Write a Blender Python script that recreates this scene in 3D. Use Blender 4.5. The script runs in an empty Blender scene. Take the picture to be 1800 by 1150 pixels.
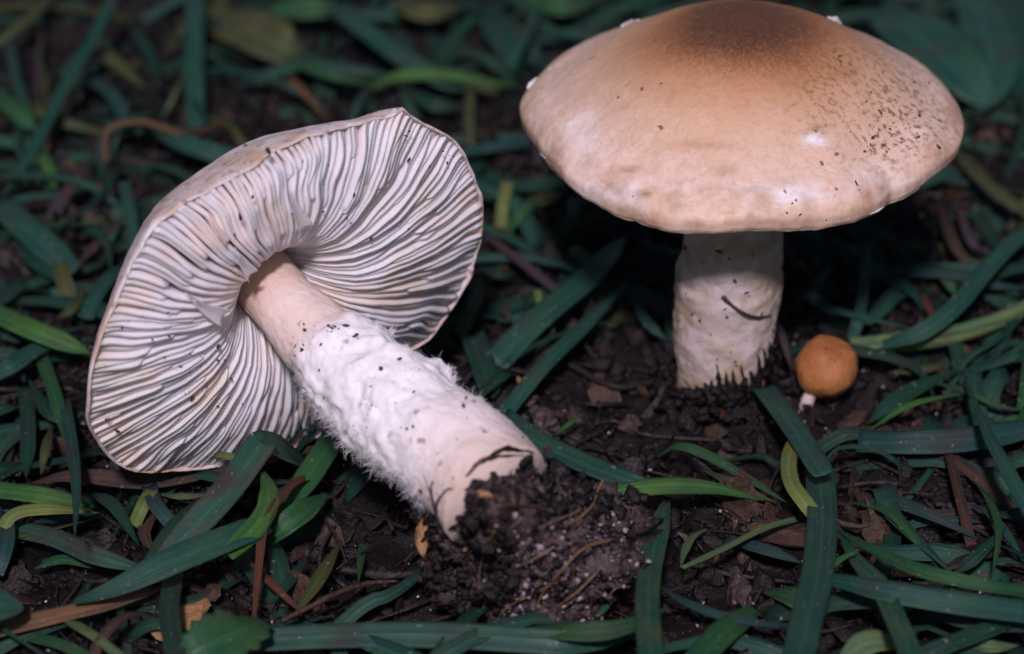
import bpy, math, random
import numpy as np

# ------------------------------------------------------------------ camera, sky, sun, exposure (first)
SC = bpy.context.scene
S = 0.01                                   # everything below is written in centimetres
PITCH = math.radians(30.0)
FPX = 6664.0                               # focal length in photo pixels (photo 1800 x 1150)
DIST = 74.0
VIEW = np.array([0.0, math.cos(PITCH), -math.sin(PITCH)])
UP = np.array([0.0, math.sin(PITCH), math.cos(PITCH)])
RIGHT = np.array([1.0, 0.0, 0.0])
TARGET = np.array([-3.76, 2.35, 0.0])
CAM = TARGET - VIEW * DIST

cd = bpy.data.cameras.new("camera")
cam = bpy.data.objects.new("camera", cd)
SC.collection.objects.link(cam)
cam.location = CAM * S
cam.rotation_euler = (math.pi / 2 - PITCH, 0, 0)
cd.sensor_fit = 'HORIZONTAL'
cd.sensor_width = 36.0
cd.lens = FPX / 1800 * 36.0
cd.clip_start = 0.01
cd.clip_end = 50.0
cd.dof.use_dof = True
cd.dof.focus_distance = (DIST - 7.2) * S
cd.dof.aperture_fstop = 13.0
SC.camera = cam

SUN_TO = np.array([-0.05, -0.69, 0.71]); SUN_TO /= np.linalg.norm(SUN_TO)
world = bpy.data.worlds.new("World"); SC.world = world
world.use_nodes = True
wn = world.node_tree.nodes; wl = world.node_tree.links
sky = wn.new('ShaderNodeTexSky'); sky.sky_type = 'NISHITA'; sky.sun_disc = False
sky.sun_elevation = math.asin(SUN_TO[2])
sky.sun_rotation = math.atan2(SUN_TO[0], SUN_TO[1])
bg = wn['Background']; bg.inputs['Strength'].default_value = 0.05
wl.new(sky.outputs['Color'], bg.inputs['Color'])

sl = bpy.data.lights.new("sun", 'SUN'); sl.energy = 5.0; sl.angle = math.radians(5.0); sl.color = (1.0, 0.88, 1.0)
sun = bpy.data.objects.new("sun", sl); SC.collection.objects.link(sun)
from mathutils import Vector
sun.rotation_euler = Vector(SUN_TO).to_track_quat('Z', 'Y').to_euler()

SC.view_settings.view_transform = 'Standard'
SC.view_settings.look = 'None'
SC.view_settings.exposure = -0.68
SC.view_settings.gamma = 1.0
SC.view_settings.use_curve_mapping = False
SC.render.engine = 'CYCLES'
SC.cycles.use_denoising = True
SC.cycles.max_bounces = 8

# ------------------------------------------------------------------ helpers
rng = np.random.default_rng(7)
random.seed(7)
V = lambda *a: np.array(a, float)
def unit(v): return v / np.linalg.norm(v)

def ray(x, y):
    return unit(VIEW + RIGHT * ((x - 900) / FPX) - UP * ((y - 575) / FPX))
def px(x, y, z=0.0):                       # photo pixel -> point on the level z (cm above the ground)
    r = ray(x, y); return CAM + r * ((z - CAM[2]) / r[2])
def px_plane(x, y, p, n):
    r = ray(x, y); return CAM + r * (np.dot(p - CAM, n) / np.dot(r, n))
def proj(P):
    P = np.asarray(P, float) - CAM
    dpt = P @ VIEW
    return np.stack([900 + FPX * (P @ RIGHT) / dpt, 575 - FPX * (P @ UP) / dpt], -1)

def _h(ix, iy, iz, seed):
    h = (ix * 374761393 + iy * 668265263 + iz * 2147483647 + seed * 974634533) & 0xffffffff
    h = ((h ^ (h >> 13)) * 1274126177) & 0xffffffff
    h = ((h ^ (h >> 16)) * 2246822519) & 0xffffffff
    return ((h ^ (h >> 15)) & 0xffffff) / 0xffffff * 2 - 1
def vnoise(p, seed=0):                     # value noise, p (N,3) -> [-1,1]
    p = np.asarray(p, float); i = np.floor(p).astype(np.int64); f = p - i
    f = f * f * (3 - 2 * f); o = 0
    for dx in (0, 1):
        for dy in (0, 1):
            for dz in (0, 1):
                w = (f[:, 0] if dx else 1 - f[:, 0]) * (f[:, 1] if dy else 1 - f[:, 1]) * (f[:, 2] if dz else 1 - f[:, 2])
                o = o + w * _h(i[:, 0] + dx, i[:, 1] + dy, i[:, 2] + dz, seed)
    return o
def fbm(p, oct=4, seed=0, gain=.5):
    p = np.asarray(p, float); a = 1; o = 0
    for k in range(oct):
        o = o + a * vnoise(p * 2 ** k + 17.3 * k, seed + k); a *= gain
    return o

def link(o): SC.collection.objects.link(o); return o
def tag(o, label=None, cat=None, group=None, kind=None):
    if label: o['label'] = label
    if cat: o['category'] = cat
    if group: o['group'] = group
    if kind: o['kind'] = kind
    return o
def empty(name, loc):
    o = bpy.data.objects.new(name, None); o.location = np.asarray(loc) * S
    o.empty_display_size = 0.01
    return link(o)
def mesh(name, verts, faces, mat, parent=None, base=(0, 0, 0), smooth=True, uv=None, attrs=None):
    """verts in world cm; stored relative to `base` (the thing's root point)"""
    me = bpy.data.meshes.new(name)
    v = (np.asarray(verts, float) - np.asarray(base)) * S
    fl = isinstance(faces, np.ndarray)
    me.from_pydata(v.tolist(), [], faces.tolist() if fl else faces)
    if uv is not None:
        ul = me.uv_layers.new(name="UVMap")
        li = np.empty(len(me.loops), dtype=np.int32); me.loops.foreach_get("vertex_index", li)
        ul.data.foreach_set("uv", np.asarray(uv, dtype=np.float32)[li].ravel())
    if attrs:
        for k, a in attrs.items():
            at = me.attributes.new(k, 'FLOAT', 'POINT'); at.data.foreach_set("value", np.asarray(a, dtype=np.float32))
    if smooth:
        me.polygons.foreach_set("use_smooth", np.ones(len(me.polygons), dtype=bool))
    me.materials.append(mat); me.update()
    o = bpy.data.objects.new(name, me)
    if parent is not None: o.parent = parent
    else: o.location = np.asarray(base) * S
    return link(o)

def catmull(pts, n):
    P = np.asarray(pts, float)
    if len(P) == 2: P = np.array([P[0], (P[0] + P[1]) / 2, P[1]])
    P = np.vstack([2 * P[0] - P[1], P, 2 * P[-1] - P[-2]])
    m = len(P) - 3
    t = np.linspace(0, m - 1e-9, n); i = t.astype(int); f = (t - i)[:, None]
    a, b, c, d_ = P[i], P[i + 1], P[i + 2], P[i + 3]
    return .5 * (2 * b + (c - a) * f + (2 * a - 5 * b + 4 * c - d_) * f ** 2 + (3 * b - a - 3 * c + d_) * f ** 3)

def grid_faces(n, m, closed=False):       # n rows of m verts
    i = np.arange(n - 1)[:, None]; j = np.arange(m if closed else m - 1)[None]
    j2 = (j + 1) % m
    return np.stack([i * m + j, i * m + j2, (i + 1) * m + j2, (i + 1) * m + j], -1).reshape(-1, 4)

def ribbon(pts, width, fold=.25, ts=.0, te=.5, tipw=.05, basew=1.0, n=26, nc=5, th=.02, facing=None, twist=0., wavy=.03, seed=0, prof=None, curl=0.0):
    """closed thin blade along pts; returns verts, faces, uv"""
    C = catmull(pts, n)
    T = np.gradient(C, axis=0); T /= np.linalg.norm(T, axis=1)[:, None]
    F = unit(facing if facing is not None else V(0, -.45, .85))
    side = np.cross(T, F); side /= np.linalg.norm(side, axis=1)[:, None]
    nor = np.cross(side, T)
    t = np.linspace(0, 1, n)
    if twist:
        a = twist * (t - .3); ca, sa = np.cos(a)[:, None], np.sin(a)[:, None]
        side, nor = side * ca + nor * sa, nor * ca - side * sa
    if prof is not None: w = np.interp(t, *prof) * width
    else:
        w = np.ones(n)
        if te > 0: k = np.clip((t - (1 - te)) / te, 0, 1); w = w * (1 - (1 - tipw) * k ** 1.6)
        if ts > 0: k = np.clip((ts - t) / ts, 0, 1); w = w * (1 - (1 - basew) * k ** 1.3)
        w = w * width
    u = np.linspace(-1, 1, nc)
    nz = fbm(np.stack([t * 5, t * 0 + seed * 3.1, t * 0], -1), 2, seed)
    top = []
    for k, uu in enumerate(u):
        wob = 1 + wavy * vnoise(np.stack([t * 9, t * 0 + uu * .8, t * 0 + seed], -1), 3)
        off = side * (uu * w / 2 * wob)[:, None] + nor * ((fold * abs(uu) + curl * uu * uu) * w / 2 + wavy * w * nz * uu)[:, None]
        top.append(C + off)
    bot = [p - nor * (th * np.clip(w / width, .15, 1))[:, None] for p in top[::-1]]
    ring = np.stack(top + bot, 1)          # n, 2nc, 3
    m = 2 * nc
    fc = grid_faces(n, m, True).tolist()
    fc.append(list(range(m))[::-1]); fc.append([(n - 1) * m + k for k in range(m)])
    L = np.concatenate([[0], np.cumsum(np.linalg.norm(np.diff(C, axis=0), axis=1))])
    ac = np.concatenate([(u + 1) / 2, (u[::-1] + 1) / 2])
    uv = np.stack([np.broadcast_to(ac[None], (n, m)), np.broadcast_to(L[:, None] * .2, (n, m))], -1).reshape(-1, 2)
    return ring.reshape(-1, 3), fc, uv

def tube(pts, rad, n=18, m=7, jit=0., seed=0):
    C = catmull(pts, n)
    T = np.gradient(C, axis=0); T /= np.linalg.norm(T, axis=1)[:, None] + 1e-12
    ref = V(.31, .52, .79)
    A = np.cross(T, ref); A /= np.linalg.norm(A, axis=1)[:, None]; B = np.cross(T, A)
    t = np.linspace(0, 1, n)
    r = np.interp(t, np.linspace(0, 1, len(rad)), rad) if np.ndim(rad) else np.full(n, rad)
    a = np.arange(m) / m * 2 * np.pi
    P = C[:, None] + r[:, None, None] * (np.cos(a)[None, :, None] * A[:, None] + np.sin(a)[None, :, None] * B[:, None])
    if jit: P = P + jit * r[:, None, None] * vnoise(P.reshape(-1, 3) * 3 / max(r.max(), .01), seed).reshape(n, m, 1)
    fc = grid_faces(n, m, True).tolist()
    fc.append(list(range(m))[::-1]); fc.append([(n - 1) * m + k for k in range(m)])
    L = np.concatenate([[0], np.cumsum(np.linalg.norm(np.diff(C, axis=0), axis=1))])
    uv = np.stack([np.broadcast_to(a[None] / 6.2832, (n, m)), np.broadcast_to(L[:, None] * .2, (n, m))], -1).reshape(-1, 2)
    return P.reshape(-1, 3), fc, uv

def ico(sub=1):
    import bmesh
    b = bmesh.new(); bmesh.ops.create_icosphere(b, subdivisions=sub, radius=1)
    b.verts.ensure_lookup_table()
    v = np.array([x.co[:] for x in b.verts]); f = np.array([[q.index for q in x.verts] for x in b.faces]); b.free()
    return v, f
ICO1, ICO2 = ico(1), ico(2)

def crumbs(centers, sizes, stretch=1.0, seed=0, flat=1.0, src=None):
    """many small irregular grains in one vertex/face array"""
    r = np.random.default_rng(seed); v0, f0 = src or ICO1
    n = len(centers); k = len(v0)
    q = r.normal(size=(n, 4)); q /= np.linalg.norm(q, axis=1)[:, None]
    w, x, y, z = q.T
    R = np.stack([1 - 2 * (y * y + z * z), 2 * (x * y - z * w), 2 * (x * z + y * w),
                  2 * (x * y + z * w), 1 - 2 * (x * x + z * z), 2 * (y * z - x * w),
                  2 * (x * z - y * w), 2 * (y * z + x * w), 1 - 2 * (x * x + y * y)], -1).reshape(n, 3, 3)
    sc = np.stack([r.uniform(.8, 1.0 * stretch + .2, n), r.uniform(.5, 1, n), r.uniform(.45, .9, n) * flat], -1)
    P = v0[None] * (1 + .28 * r.normal(size=(n, k, 1))).clip(.45, 1.7) * sc[:, None]
    P = np.einsum('nij,nkj->nki', R, P) * np.asarray(sizes)[:, None, None] + np.asarray(centers)[:, None]
    F = (f0[None] + (np.arange(n) * k)[:, None, None]).reshape(-1, 3)
    return P.reshape(-1, 3), F

# ------------------------------------------------------------------ materials
def lin(c): return (*c, 1.0)
class M:
    def __init__(s, name):
        s.m = bpy.data.materials.new(name); s.m.use_nodes = True
        s.t = s.m.node_tree; s.n = s.t.nodes; s.p = s.n['Principled BSDF']
        s.co = s.n.new('ShaderNodeTexCoord')
    def link(s, a, b): s.t.links.new(a, b)
    def val(s, name, v): s.p.inputs[name].default_value = v; return s
    def noise(s, scale, detail=4, vec=None, rough=.55, dist=0.):
        k = s.n.new('ShaderNodeTexNoise'); k.inputs['Scale'].default_value = scale; k.inputs['Detail'].default_value = detail
        k.inputs['Roughness'].default_value = rough; k.inputs['Distortion'].default_value = dist
        s.link(vec if vec is not None else s.co.outputs['Object'], k.inputs['Vector']); return k.outputs['Fac']
    def voro(s, scale, vec=None, feat='F1'):
        k = s.n.new('ShaderNodeTexVoronoi'); k.inputs['Scale'].default_value = scale; k.feature = feat
        s.link(vec if vec is not None else s.co.outputs['Object'], k.inputs['Vector']); return k.outputs['Distance']
    def ramp(s, fac, stops, interp='LINEAR'):
        k = s.n.new('ShaderNodeValToRGB'); e = k.color_ramp.elements; k.color_ramp.interpolation = interp
        while len(e) < len(stops): e.new(.5)
        for el, (p, c) in zip(e, stops):
            el.position = p; el.color = lin(c) if np.ndim(c) else (c, c, c, 1)
        s.link(fac, k.inputs['Fac']); return k.outputs['Color']
    def mix(s, fac, a, b, mode='MIX'):
        k = s.n.new('ShaderNodeMix'); k.data_type = 'RGBA'; k.blend_type = mode
        for sock, v in ((k.inputs['Factor'], fac), (k.inputs['A'], a), (k.inputs['B'], b)): pass
        def put(i, v, col):
            if isinstance(v, (int, float)): k.inputs[i].default_value = v if not col else (v, v, v, 1)
            elif isinstance(v, tuple): k.inputs[i].default_value = lin(v)
            else: s.link(v, k.inputs[i])
        put(0, fac, False); put(6, a, True); put(7, b, True)
        return k.outputs[2]
    def math(s, op, a, b=0.):
        k = s.n.new('ShaderNodeMath'); k.operation = op
        for i, v in enumerate((a, b)):
            if isinstance(v, (int, float)): k.inputs[i].default_value = v
            else: s.link(v, k.inputs[i])
        return k.outputs[0]
    def mapping(s, vec, scale):
        k = s.n.new('ShaderNodeMapping'); k.inputs['Scale'].default_value = scale; s.link(vec, k.inputs['Vector']); return k.outputs[0]
    def attr(s, name):
        k = s.n.new('ShaderNodeAttribute'); k.attribute_name = name; return k.outputs['Fac']
    def bump(s, h, strength=.5, dist=.0005):
        k = s.n.new('ShaderNodeBump'); k.inputs['Strength'].default_value = strength; k.inputs['Distance'].default_value = dist
        s.link(h, k.inputs['Height']); s.link(k.outputs['Normal'], s.p.inputs['Normal']); return s
    def color(s, c):
        if isinstance(c, tuple): s.p.inputs['Base Color'].default_value = lin(c)
        else: s.link(c, s.p.inputs['Base Color'])
        return s
    def rough(s, r):
        if isinstance(r, (int, float)): s.p.inputs['Roughness'].default_value = r
        else: s.link(r, s.p.inputs['Roughness'])
        return s
    def sss(s, w, scale=.0015, rad=(1, .7, .5)):
        s.p.inputs['Subsurface Weight'].default_value = w; s.p.inputs['Subsurface Scale'].default_value = scale
        s.p.inputs['Subsurface Radius'].default_value = rad; return s

def mat_blade(name, c, c2=None, dirt=.55, rough=.43, patch=None):
    m = M(name); uv = m.co.outputs['UV']
    if c2 is None: c2 = tuple(np.array(c) * .55)
    st = m.noise(1.0, 3, m.mapping(uv, (15, .35, 1)))
    ln = m.noise(1.0, 3, m.mapping(uv, (1.2, 3.5, 1)))
    col = m.mix(m.ramp(st, [(.3, 0.), (.7, 1.)]), c2, c)
    col = m.mix(m.ramp(ln, [(.42, 0.), (.72, .7)]), col, patch or tuple(np.array(c) * V(2.0, 1.25, .7)))
    ux = m.n.new('ShaderNodeSeparateXYZ'); m.link(uv, ux.inputs[0])
    rib = m.math('ABSOLUTE', m.math('SUBTRACT', ux.outputs['X'], .5))
    col = m.mix(m.ramp(rib, [(.0, .45), (.07, 0.)]), col, tuple(np.minimum(np.array(c) * V(2.0, 1.6, 1.6), .5)))
    big = m.noise(90, 4)
    col = m.mix(m.ramp(big, [(.55, 0.), (.70, dirt)]), col, (.035, .025, .028))
    sp = m.noise(900, 2)
    col = m.mix(m.ramp(sp, [(.68, 0.), (.73, dirt)]), col, (.26, .23, .19))  # pale soil flecks, doubling as small glints painted into the colour
    m.color(col)
    m.rough(m.ramp(big, [(.3, rough - .08), (.7, rough + .25)]))
    vein = m.noise(1.0, 1, m.mapping(uv, (22, .15, 1)))
    m.bump(m.math('ADD', vein, m.math('MULTIPLY', sp, .4)), .8, .0004)
    m.val('Specular IOR Level', .3)
    m.p.inputs['Subsurface Weight'].default_value = 0.0
    return m.m
BL = {
    'teal': mat_blade('blade_teal', (.018, .074, .058)),
    'blue': mat_blade('blade_blue', (.016, .058, .058)),
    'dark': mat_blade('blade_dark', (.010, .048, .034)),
    'green': mat_blade('blade_green', (.021, .090, .036)),
    'bright': mat_blade('blade_bright', (.040, .135, .034), dirt=.35),
    'yellow': mat_blade('blade_yellow', (.13, .17, .05), (.07, .12, .035)),
    'pale': mat_blade('blade_pale', (.10, .17, .085), (.05, .11, .05)),
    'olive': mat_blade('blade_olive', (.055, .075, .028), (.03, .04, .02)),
    'straw': mat_blade('blade_straw', (.13, .085, .045), (.06, .04, .025), rough=.55),
    'brown': mat_blade('blade_brown', (.055, .036, .030), (.03, .02, .017), rough=.55),
    'purple': mat_blade('blade_purple', (.055, .042, .052), (.03, .022, .03), rough=.55),
    'red': mat_blade('blade_red', (.10, .045, .028), (.05, .02, .015), rough=.5),
    'half': mat_blade('blade_half_withered', (.016, .085, .058), (.02, .05, .035), dirt=.9, patch=(.085, .052, .034)),
    'spotted': mat_blade('blade_spotted', (.018, .090, .058), patch=(.10, .11, .035)),
}

def mat_soil(name, a, b, c, wet=.35, scale=1.0, spec=.5):
    m = M(name)
    n1 = m.noise(130 * scale, 6, rough=.65); n2 = m.noise(700 * scale, 4, rough=.7); n3 = m.noise(40 * scale, 3)
    col = m.mix(m.ramp(n1, [(.35, 0.), (.65, 1.)]), a, b)
    col = m.mix(m.ramp(n2, [(.55, 0.), (.75, .8)]), col, c)
    m.color(col); m.rough(m.ramp(n3, [(.35, wet), (.65, wet + .4)]))
    m.bump(m.math('ADD', n1, m.math('MULTIPLY', n2, .5)), .9, .0012)
    m.val('Specular IOR Level', spec)
    return m.m
SOIL = mat_soil('soil', (.004, .003, .0035), (.012, .009, .009), (.030, .021, .021), spec=.3)
CRUMB = mat_soil('soil_crumb', (.004, .003, .0035), (.012, .008, .009), (.036, .025, .027), wet=.12, scale=1.6, spec=.35)
CHIP = mat_soil('wood_chip', (.030, .016, .010), (.065, .034, .021), (.11, .068, .043), wet=.4, scale=1.2)
CHIPD = mat_soil('litter_dark', (.008, .005, .005), (.020, .0125, .011), (.05, .032, .028), wet=.35, scale=1.2)
TAN = mat_soil('tan_chip', (.28, .14, .05), (.42, .24, .11), (.5, .33, .2), wet=.5, scale=2)
PINKSOIL = mat_soil('rhizoid_soil', (.014, .009, .010), (.085, .054, .058), (.30, .21, .225), wet=.12, scale=1.8)
GRIT = M('wet_grit'); GRIT.color(GRIT.mix(GRIT.noise(500, 2), (.10, .07, .075), (.55, .43, .47))).rough(.07); GRIT.val('Specular IOR Level', .8); GRIT = GRIT.m
def mat_plain(name, c, rough=.5, nz=500, var=.5):
    m = M(name); m.color(m.mix(m.noise(nz, 3), tuple(np.array(c) * (1 - var)), tuple(np.minimum(np.array(c) * (1 + var), .95)))); m.rough(rough)
    return m.m
ROOT = mat_plain('rootlet', (.16, .085, .045)); ROOTD = mat_plain('rootlet_dark', (.035, .025, .022)); SPECK = mat_plain('speck', (.035, .018, .010))
TWIG = mat_plain('twig', (.085, .055, .038))

def mat_gill():
    m = M('gill'); big = m.noise(70, 3); fine = m.noise(420, 3)
    h = m.attr('depth')                    # 0 at the free edge, 1 at the flesh: the colour turns tanner with depth
    c = m.mix(m.ramp(big, [(.44, 0.), (.66, .85)]), (.88, .80, .86), (.80, .62, .50))
    c = m.mix(m.math('MULTIPLY', h, .5), c, (.74, .58, .50))
    c = m.mix(m.ramp(fine, [(.6, 0.), (.8, .35)]), c, (.60, .42, .30))
    m.color(c).rough(.62).sss(.8, .0022, (1, .8, .7)); m.bump(fine, .12, .0003); m.val('Specular IOR Level', .3)
    return m.m
GILL = mat_gill()
def mat_stem(name, top, wool, low, patch=0.):
    m = M(name); t = m.attr('t'); n = m.noise(160, 5); n2 = m.noise(60, 3); n3 = m.noise(600, 4, rough=.7)
    tt = m.math('ADD', t, m.math('MULTIPLY', m.math('SUBTRACT', n2, .5), .12))
    c = m.ramp(tt, [(.0, tuple(np.array(top) * V(.85, .76, .68))), (.10, top), (.24, top), (.30, wool), (.68, wool), (.85, low), (1., tuple(np.array(low) * V(.8, .7, .6)))])
    c = m.mix(m.ramp(n, [(.60, 0.), (.78, .6)]), c, (.62, .42, .26))
    if patch: c = m.mix(m.ramp(m.noise(95, 2, dist=.6), [(.44, 0.), (.60, patch)]), c, (.36, .25, .15))
    sp = m.noise(330, 2)
    c = m.mix(m.ramp(sp, [(.66, 0.), (.76, .7)]), c, (.20, .11, .06))
    m.color(c).rough(.7).sss(.22, .0012, (1, .8, .65)); m.bump(m.math('ADD', n3, n), .45, .0006); m.val('Specular IOR Level', .3)
    return m.m
STEM_A = mat_stem('stem_woolly', (.80, .65, .59), (.90, .86, .89), (.86, .76, .76))
STEM_B = mat_stem('stem_standing', (.50, .46, .44), (.56, .47, .45), (.46, .33, .22), .75)
WOOL = mat_plain('veil_wool', (.90, .86, .89), .8, 300, .06)

def mat_cap():
    m = M('cap_skin'); s = m.attr('s'); big = m.noise(55, 4); fine = m.noise(300, 5, rough=.65); sp = m.noise(850, 4, rough=.6)
    ss = m.math('ADD', s, m.math('MULTIPLY', m.math('SUBTRACT', big, .5), .16))
    cx = m.n.new('ShaderNodeCombineXYZ'); m.link(m.attr('pcx'), cx.inputs[0]); m.link(m.attr('pcy'), cx.inputs[1]); m.link(m.math('MULTIPLY', s, 1.6), cx.inputs[2])
    fib = m.noise(26, 4, cx.outputs[0], rough=.6)
    ss = m.math('ADD', ss, m.math('MULTIPLY', m.math('SUBTRACT', fib, .5), .14))
    c = m.ramp(ss, [(.0, (.11, .046, .025)), (.12, (.095, .039, .021)), (.25, (.135, .056, .028)), (.35, (.29, .125, .055)), (.46, (.50, .255, .125)), (.63, (.67, .415, .27)), (.86, (.78, .56, .45)), (1., (.75, .53, .41))], 'LINEAR')
    c = m.mix(m.ramp(fib, [(.48, 0.), (.75, .35)]), c, (.50, .29, .17))
    streak = m.noise(1., 3, m.mapping(m.co.outputs['Object'], (90, 260, 260)))
    c = m.mix(m.math('MULTIPLY', m.ramp(streak, [(.5, 0.), (.8, .35)]), m.ramp(s, [(.4, 0.), (.6, 1.)])), c, (.62, .38, .23))
    c = m.mix(m.math('MULTIPLY', m.ramp(fine, [(.5, 0.), (.8, .28)]), m.ramp(s, [(.45, 0.), (.75, 1.)])), c, (.88, .78, .75))
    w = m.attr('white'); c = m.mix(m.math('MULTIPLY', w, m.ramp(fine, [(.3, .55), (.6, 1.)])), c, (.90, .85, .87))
    b = m.attr('brown'); c = m.mix(m.math('MULTIPLY', b, m.ramp(fine, [(.35, .3), (.6, 1.)])), c, (.36, .17, .07))
    d = m.attr('dirt')
    k = m.math('MULTIPLY', d, m.ramp(sp, [(.50, 0.), (.62, .85)]))
    c = m.mix(k, c, (.16, .075, .040))
    sp2 = m.noise(330, 2, rough=.4)
    c = m.mix(m.ramp(sp2, [(.735, 0.), (.76, .8)]), c, (.14, .07, .04))
    m.color(c).rough(m.ramp(fine, [(.3, .42), (.7, .6)])).sss(.15, .001, (1, .7, .5)); m.bump(m.math('ADD', fine, m.math('MULTIPLY', fib, .9)), .35, .0006); m.val('Specular IOR Level', .35)
    return m.m
CAPSKIN = mat_cap()
def mat_cap_edge():
    m = M('cap_rim_skin'); n = m.noise(110, 5); f = m.noise(480, 4)
    c = m.mix(m.ramp(n, [(.38, 0.), (.62, 1.)]), (.82, .73, .76), (.58, .41, .31))
    c = m.mix(m.ramp(f, [(.55, 0.), (.68, .75)]), c, (.24, .13, .08))
    m.color(c).rough(.6).sss(.15, .001); m.bump(m.math('ADD', n, f), .35, .0006)
    return m.m
CAPRIM = mat_cap_edge()
def mat_orange():
    m = M('orange_cap'); n = m.noise(250, 4); st = m.noise(1., 2, m.mapping(m.co.outputs['Object'], (900, 900, 60)))
    z = m.n.new('ShaderNodeSeparateXYZ'); m.link(m.co.outputs['Object'], z.inputs[0])
    h = m.ramp(m.math('MULTIPLY', z.outputs['Z'], 90.), [(.15, (.52, .27, .085)), (.6, (.47, .19, .055)), (1., (.34, .12, .035))])
    c = m.mix(m.ramp(st, [(.45, 0.), (.7, .35)]), h, (.36, .14, .04))
    c = m.mix(m.ramp(m.noise(130, 4), [(.45, 0.), (.7, .6)]), c, (.24, .085, .03))
    m.color(c).rough(.68).sss(.12, .001); m.bump(m.math('ADD', n, st), .55, .0006)
    return m.m
ORANGE = mat_orange()

# ------------------------------------------------------------------ the setting: soil
def axis(lo, hi, step, far):
    a = list(np.arange(lo, hi + step / 2, step)); d = step
    while a[-1] < far: d *= 1.35; a.append(a[-1] + d)
    d = step
    while a[0] > -far: d *= 1.35; a.insert(0, a[0] - d)
    return np.array(a)
def ground_h(xy):
    p = np.stack([xy[:, 0], xy[:, 1], xy[:, 0] * 0], -1)
    h = .16 * fbm(p * .35, 2, 5) + .13 * fbm(p * 1.3, 3, 9) + .05 * fbm(p * 5, 2, 11)
    return h - .12
gx, gy = axis(-17, 12, .11, 160), axis(-14, 26, .12, 160)
X, Y = np.meshgrid(gx, gy); xy = np.stack([X.ravel(), Y.ravel()], -1)
G = np.column_stack([xy, ground_h(xy)])
tag(mesh('ground', G, grid_faces(len(gy), len(gx)), SOIL), 'dark wet bare soil under the grass and mushrooms', 'soil', kind='structure')
def gh(x, y): return float(ground_h(np.array([[x, y]]))[0])

# ------------------------------------------------------------------ mushroom lying on its side
K = unit(V(.600, -.773, -.207))            # cap -> stem base
OC = px(495, 515, 4.15)                    # centre of the cap's rim plane
EZ = -K
EX = unit(V(1, 0, 0) - K * K[0]); EY = np.cross(EZ, EX)
def W(x, y, z): return OC + np.multiply.outer(x, EX) + np.multiply.outer(y, EY) + np.multiply.outer(z, EZ)
rim_px = [(707,191),(722,205),(745,219),(800,250),(828,310),(842,352),(838,430),(822,490),(790,550),(755,598),(728,616),(640,705),(552,768),(520,785),(470,802),(420,812),(380,818),(300,830),(240,830),(205,815),(172,775),(148,730),(146,690),(150,640),(166,595),(203,529),(226,483),(255,427),(282,395),(328,362),(371,336),(420,303),(478,270),(544,239),(611,222),(680,210),(694,202)]
rp = np.array([px_plane(x, y, OC, K) for x, y in rim_px]) - OC
ph = np.arctan2(rp @ EY, rp @ EX); ro = np.hypot(rp @ EX, rp @ EY)
o_ = np.argsort(ph); ph, ro = ph[o_], ro[o_]
ph3 = np.concatenate([ph - 2 * np.pi, ph, ph + 2 * np.pi]); ro3 = np.tile(ro, 3)
def RHO(f): return np.interp((f + np.pi) % (2 * np.pi) - np.pi, ph3, ro3)
def warp(s, f):                            # radius fraction, angle -> radius (the outline's irregularity fades inward)
    k = np.clip(s, 0, 1.05) ** 2
    return s * (4.15 * (1 - k) + RHO(f) * k)
def rim_lift(s, f):                        # the margin waves a little out of its plane
    return np.clip(s, 0, 1.1) ** 3 * (.16 * vnoise(np.stack([np.cos(f) * 1.8, np.sin(f) * 1.8, f * 0], -1), 21) + .05 * vnoise(np.stack([np.cos(f) * 6, np.sin(f) * 6, f * 0], -1), 22))

FA = empty('toppled_mushroom', px(420, 828, 0)); base_a = np.array(px(420, 828, 0))
tag(FA, 'toppled white mushroom lying on its side, showing pale gills and woolly stem', 'mushroom')
cp = [(0,1.95),(.2,1.9),(.45,1.65),(.66,1.25),(.8,.78),(.9,.43),(.965,.20),(1.0,.05),(1.006,-.01),(1.0,-.05),(.992,-.03),(.982,.02),(.9,.03),(.75,.02),(.5,.14),(.3,.52),(.2,.85),(.12,1.05)]
cs = catmull([(a * 4, b, 0) for a, b in cp], 90)
nf = 260; fa = np.arange(nf) / nf * 2 * np.pi
SS, FF = np.meshgrid(cs[:, 0] / 4, fa, indexing='ij'); ZZ = np.broadcast_to(cs[:, 1][:, None], SS.shape)
s_, f_, z_ = SS.ravel(), FF.ravel(), ZZ.ravel()
r_ = warp(s_, f_)
rough_ = .03 * fbm(np.stack([np.cos(f_) * s_ * 14, np.sin(f_) * s_ * 14, z_ * 4], -1), 3, 31) * np.clip(s_ - .5, 0, .5) * 2
cv = W(r_ * np.cos(f_) , r_ * np.sin(f_), z_ + rim_lift(s_, f_) + rough_)
cap_a = mesh('cap', cv, grid_faces(len(cs), nf, True), CAPRIM, FA, base_a)
ge_s = [.12,.16,.20,.26,.34,.45,.58,.72,.85,.94,.985]; ge_z = [.78,.52,.24,-.04,-.27,-.40,-.42,-.34,-.19,-.07,-.015]
fl_s = [.12,.2,.3,.5,.75,.9,.985]; fl_z = [1.08,.88,.55,.16,.03,.04,.04]
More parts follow.
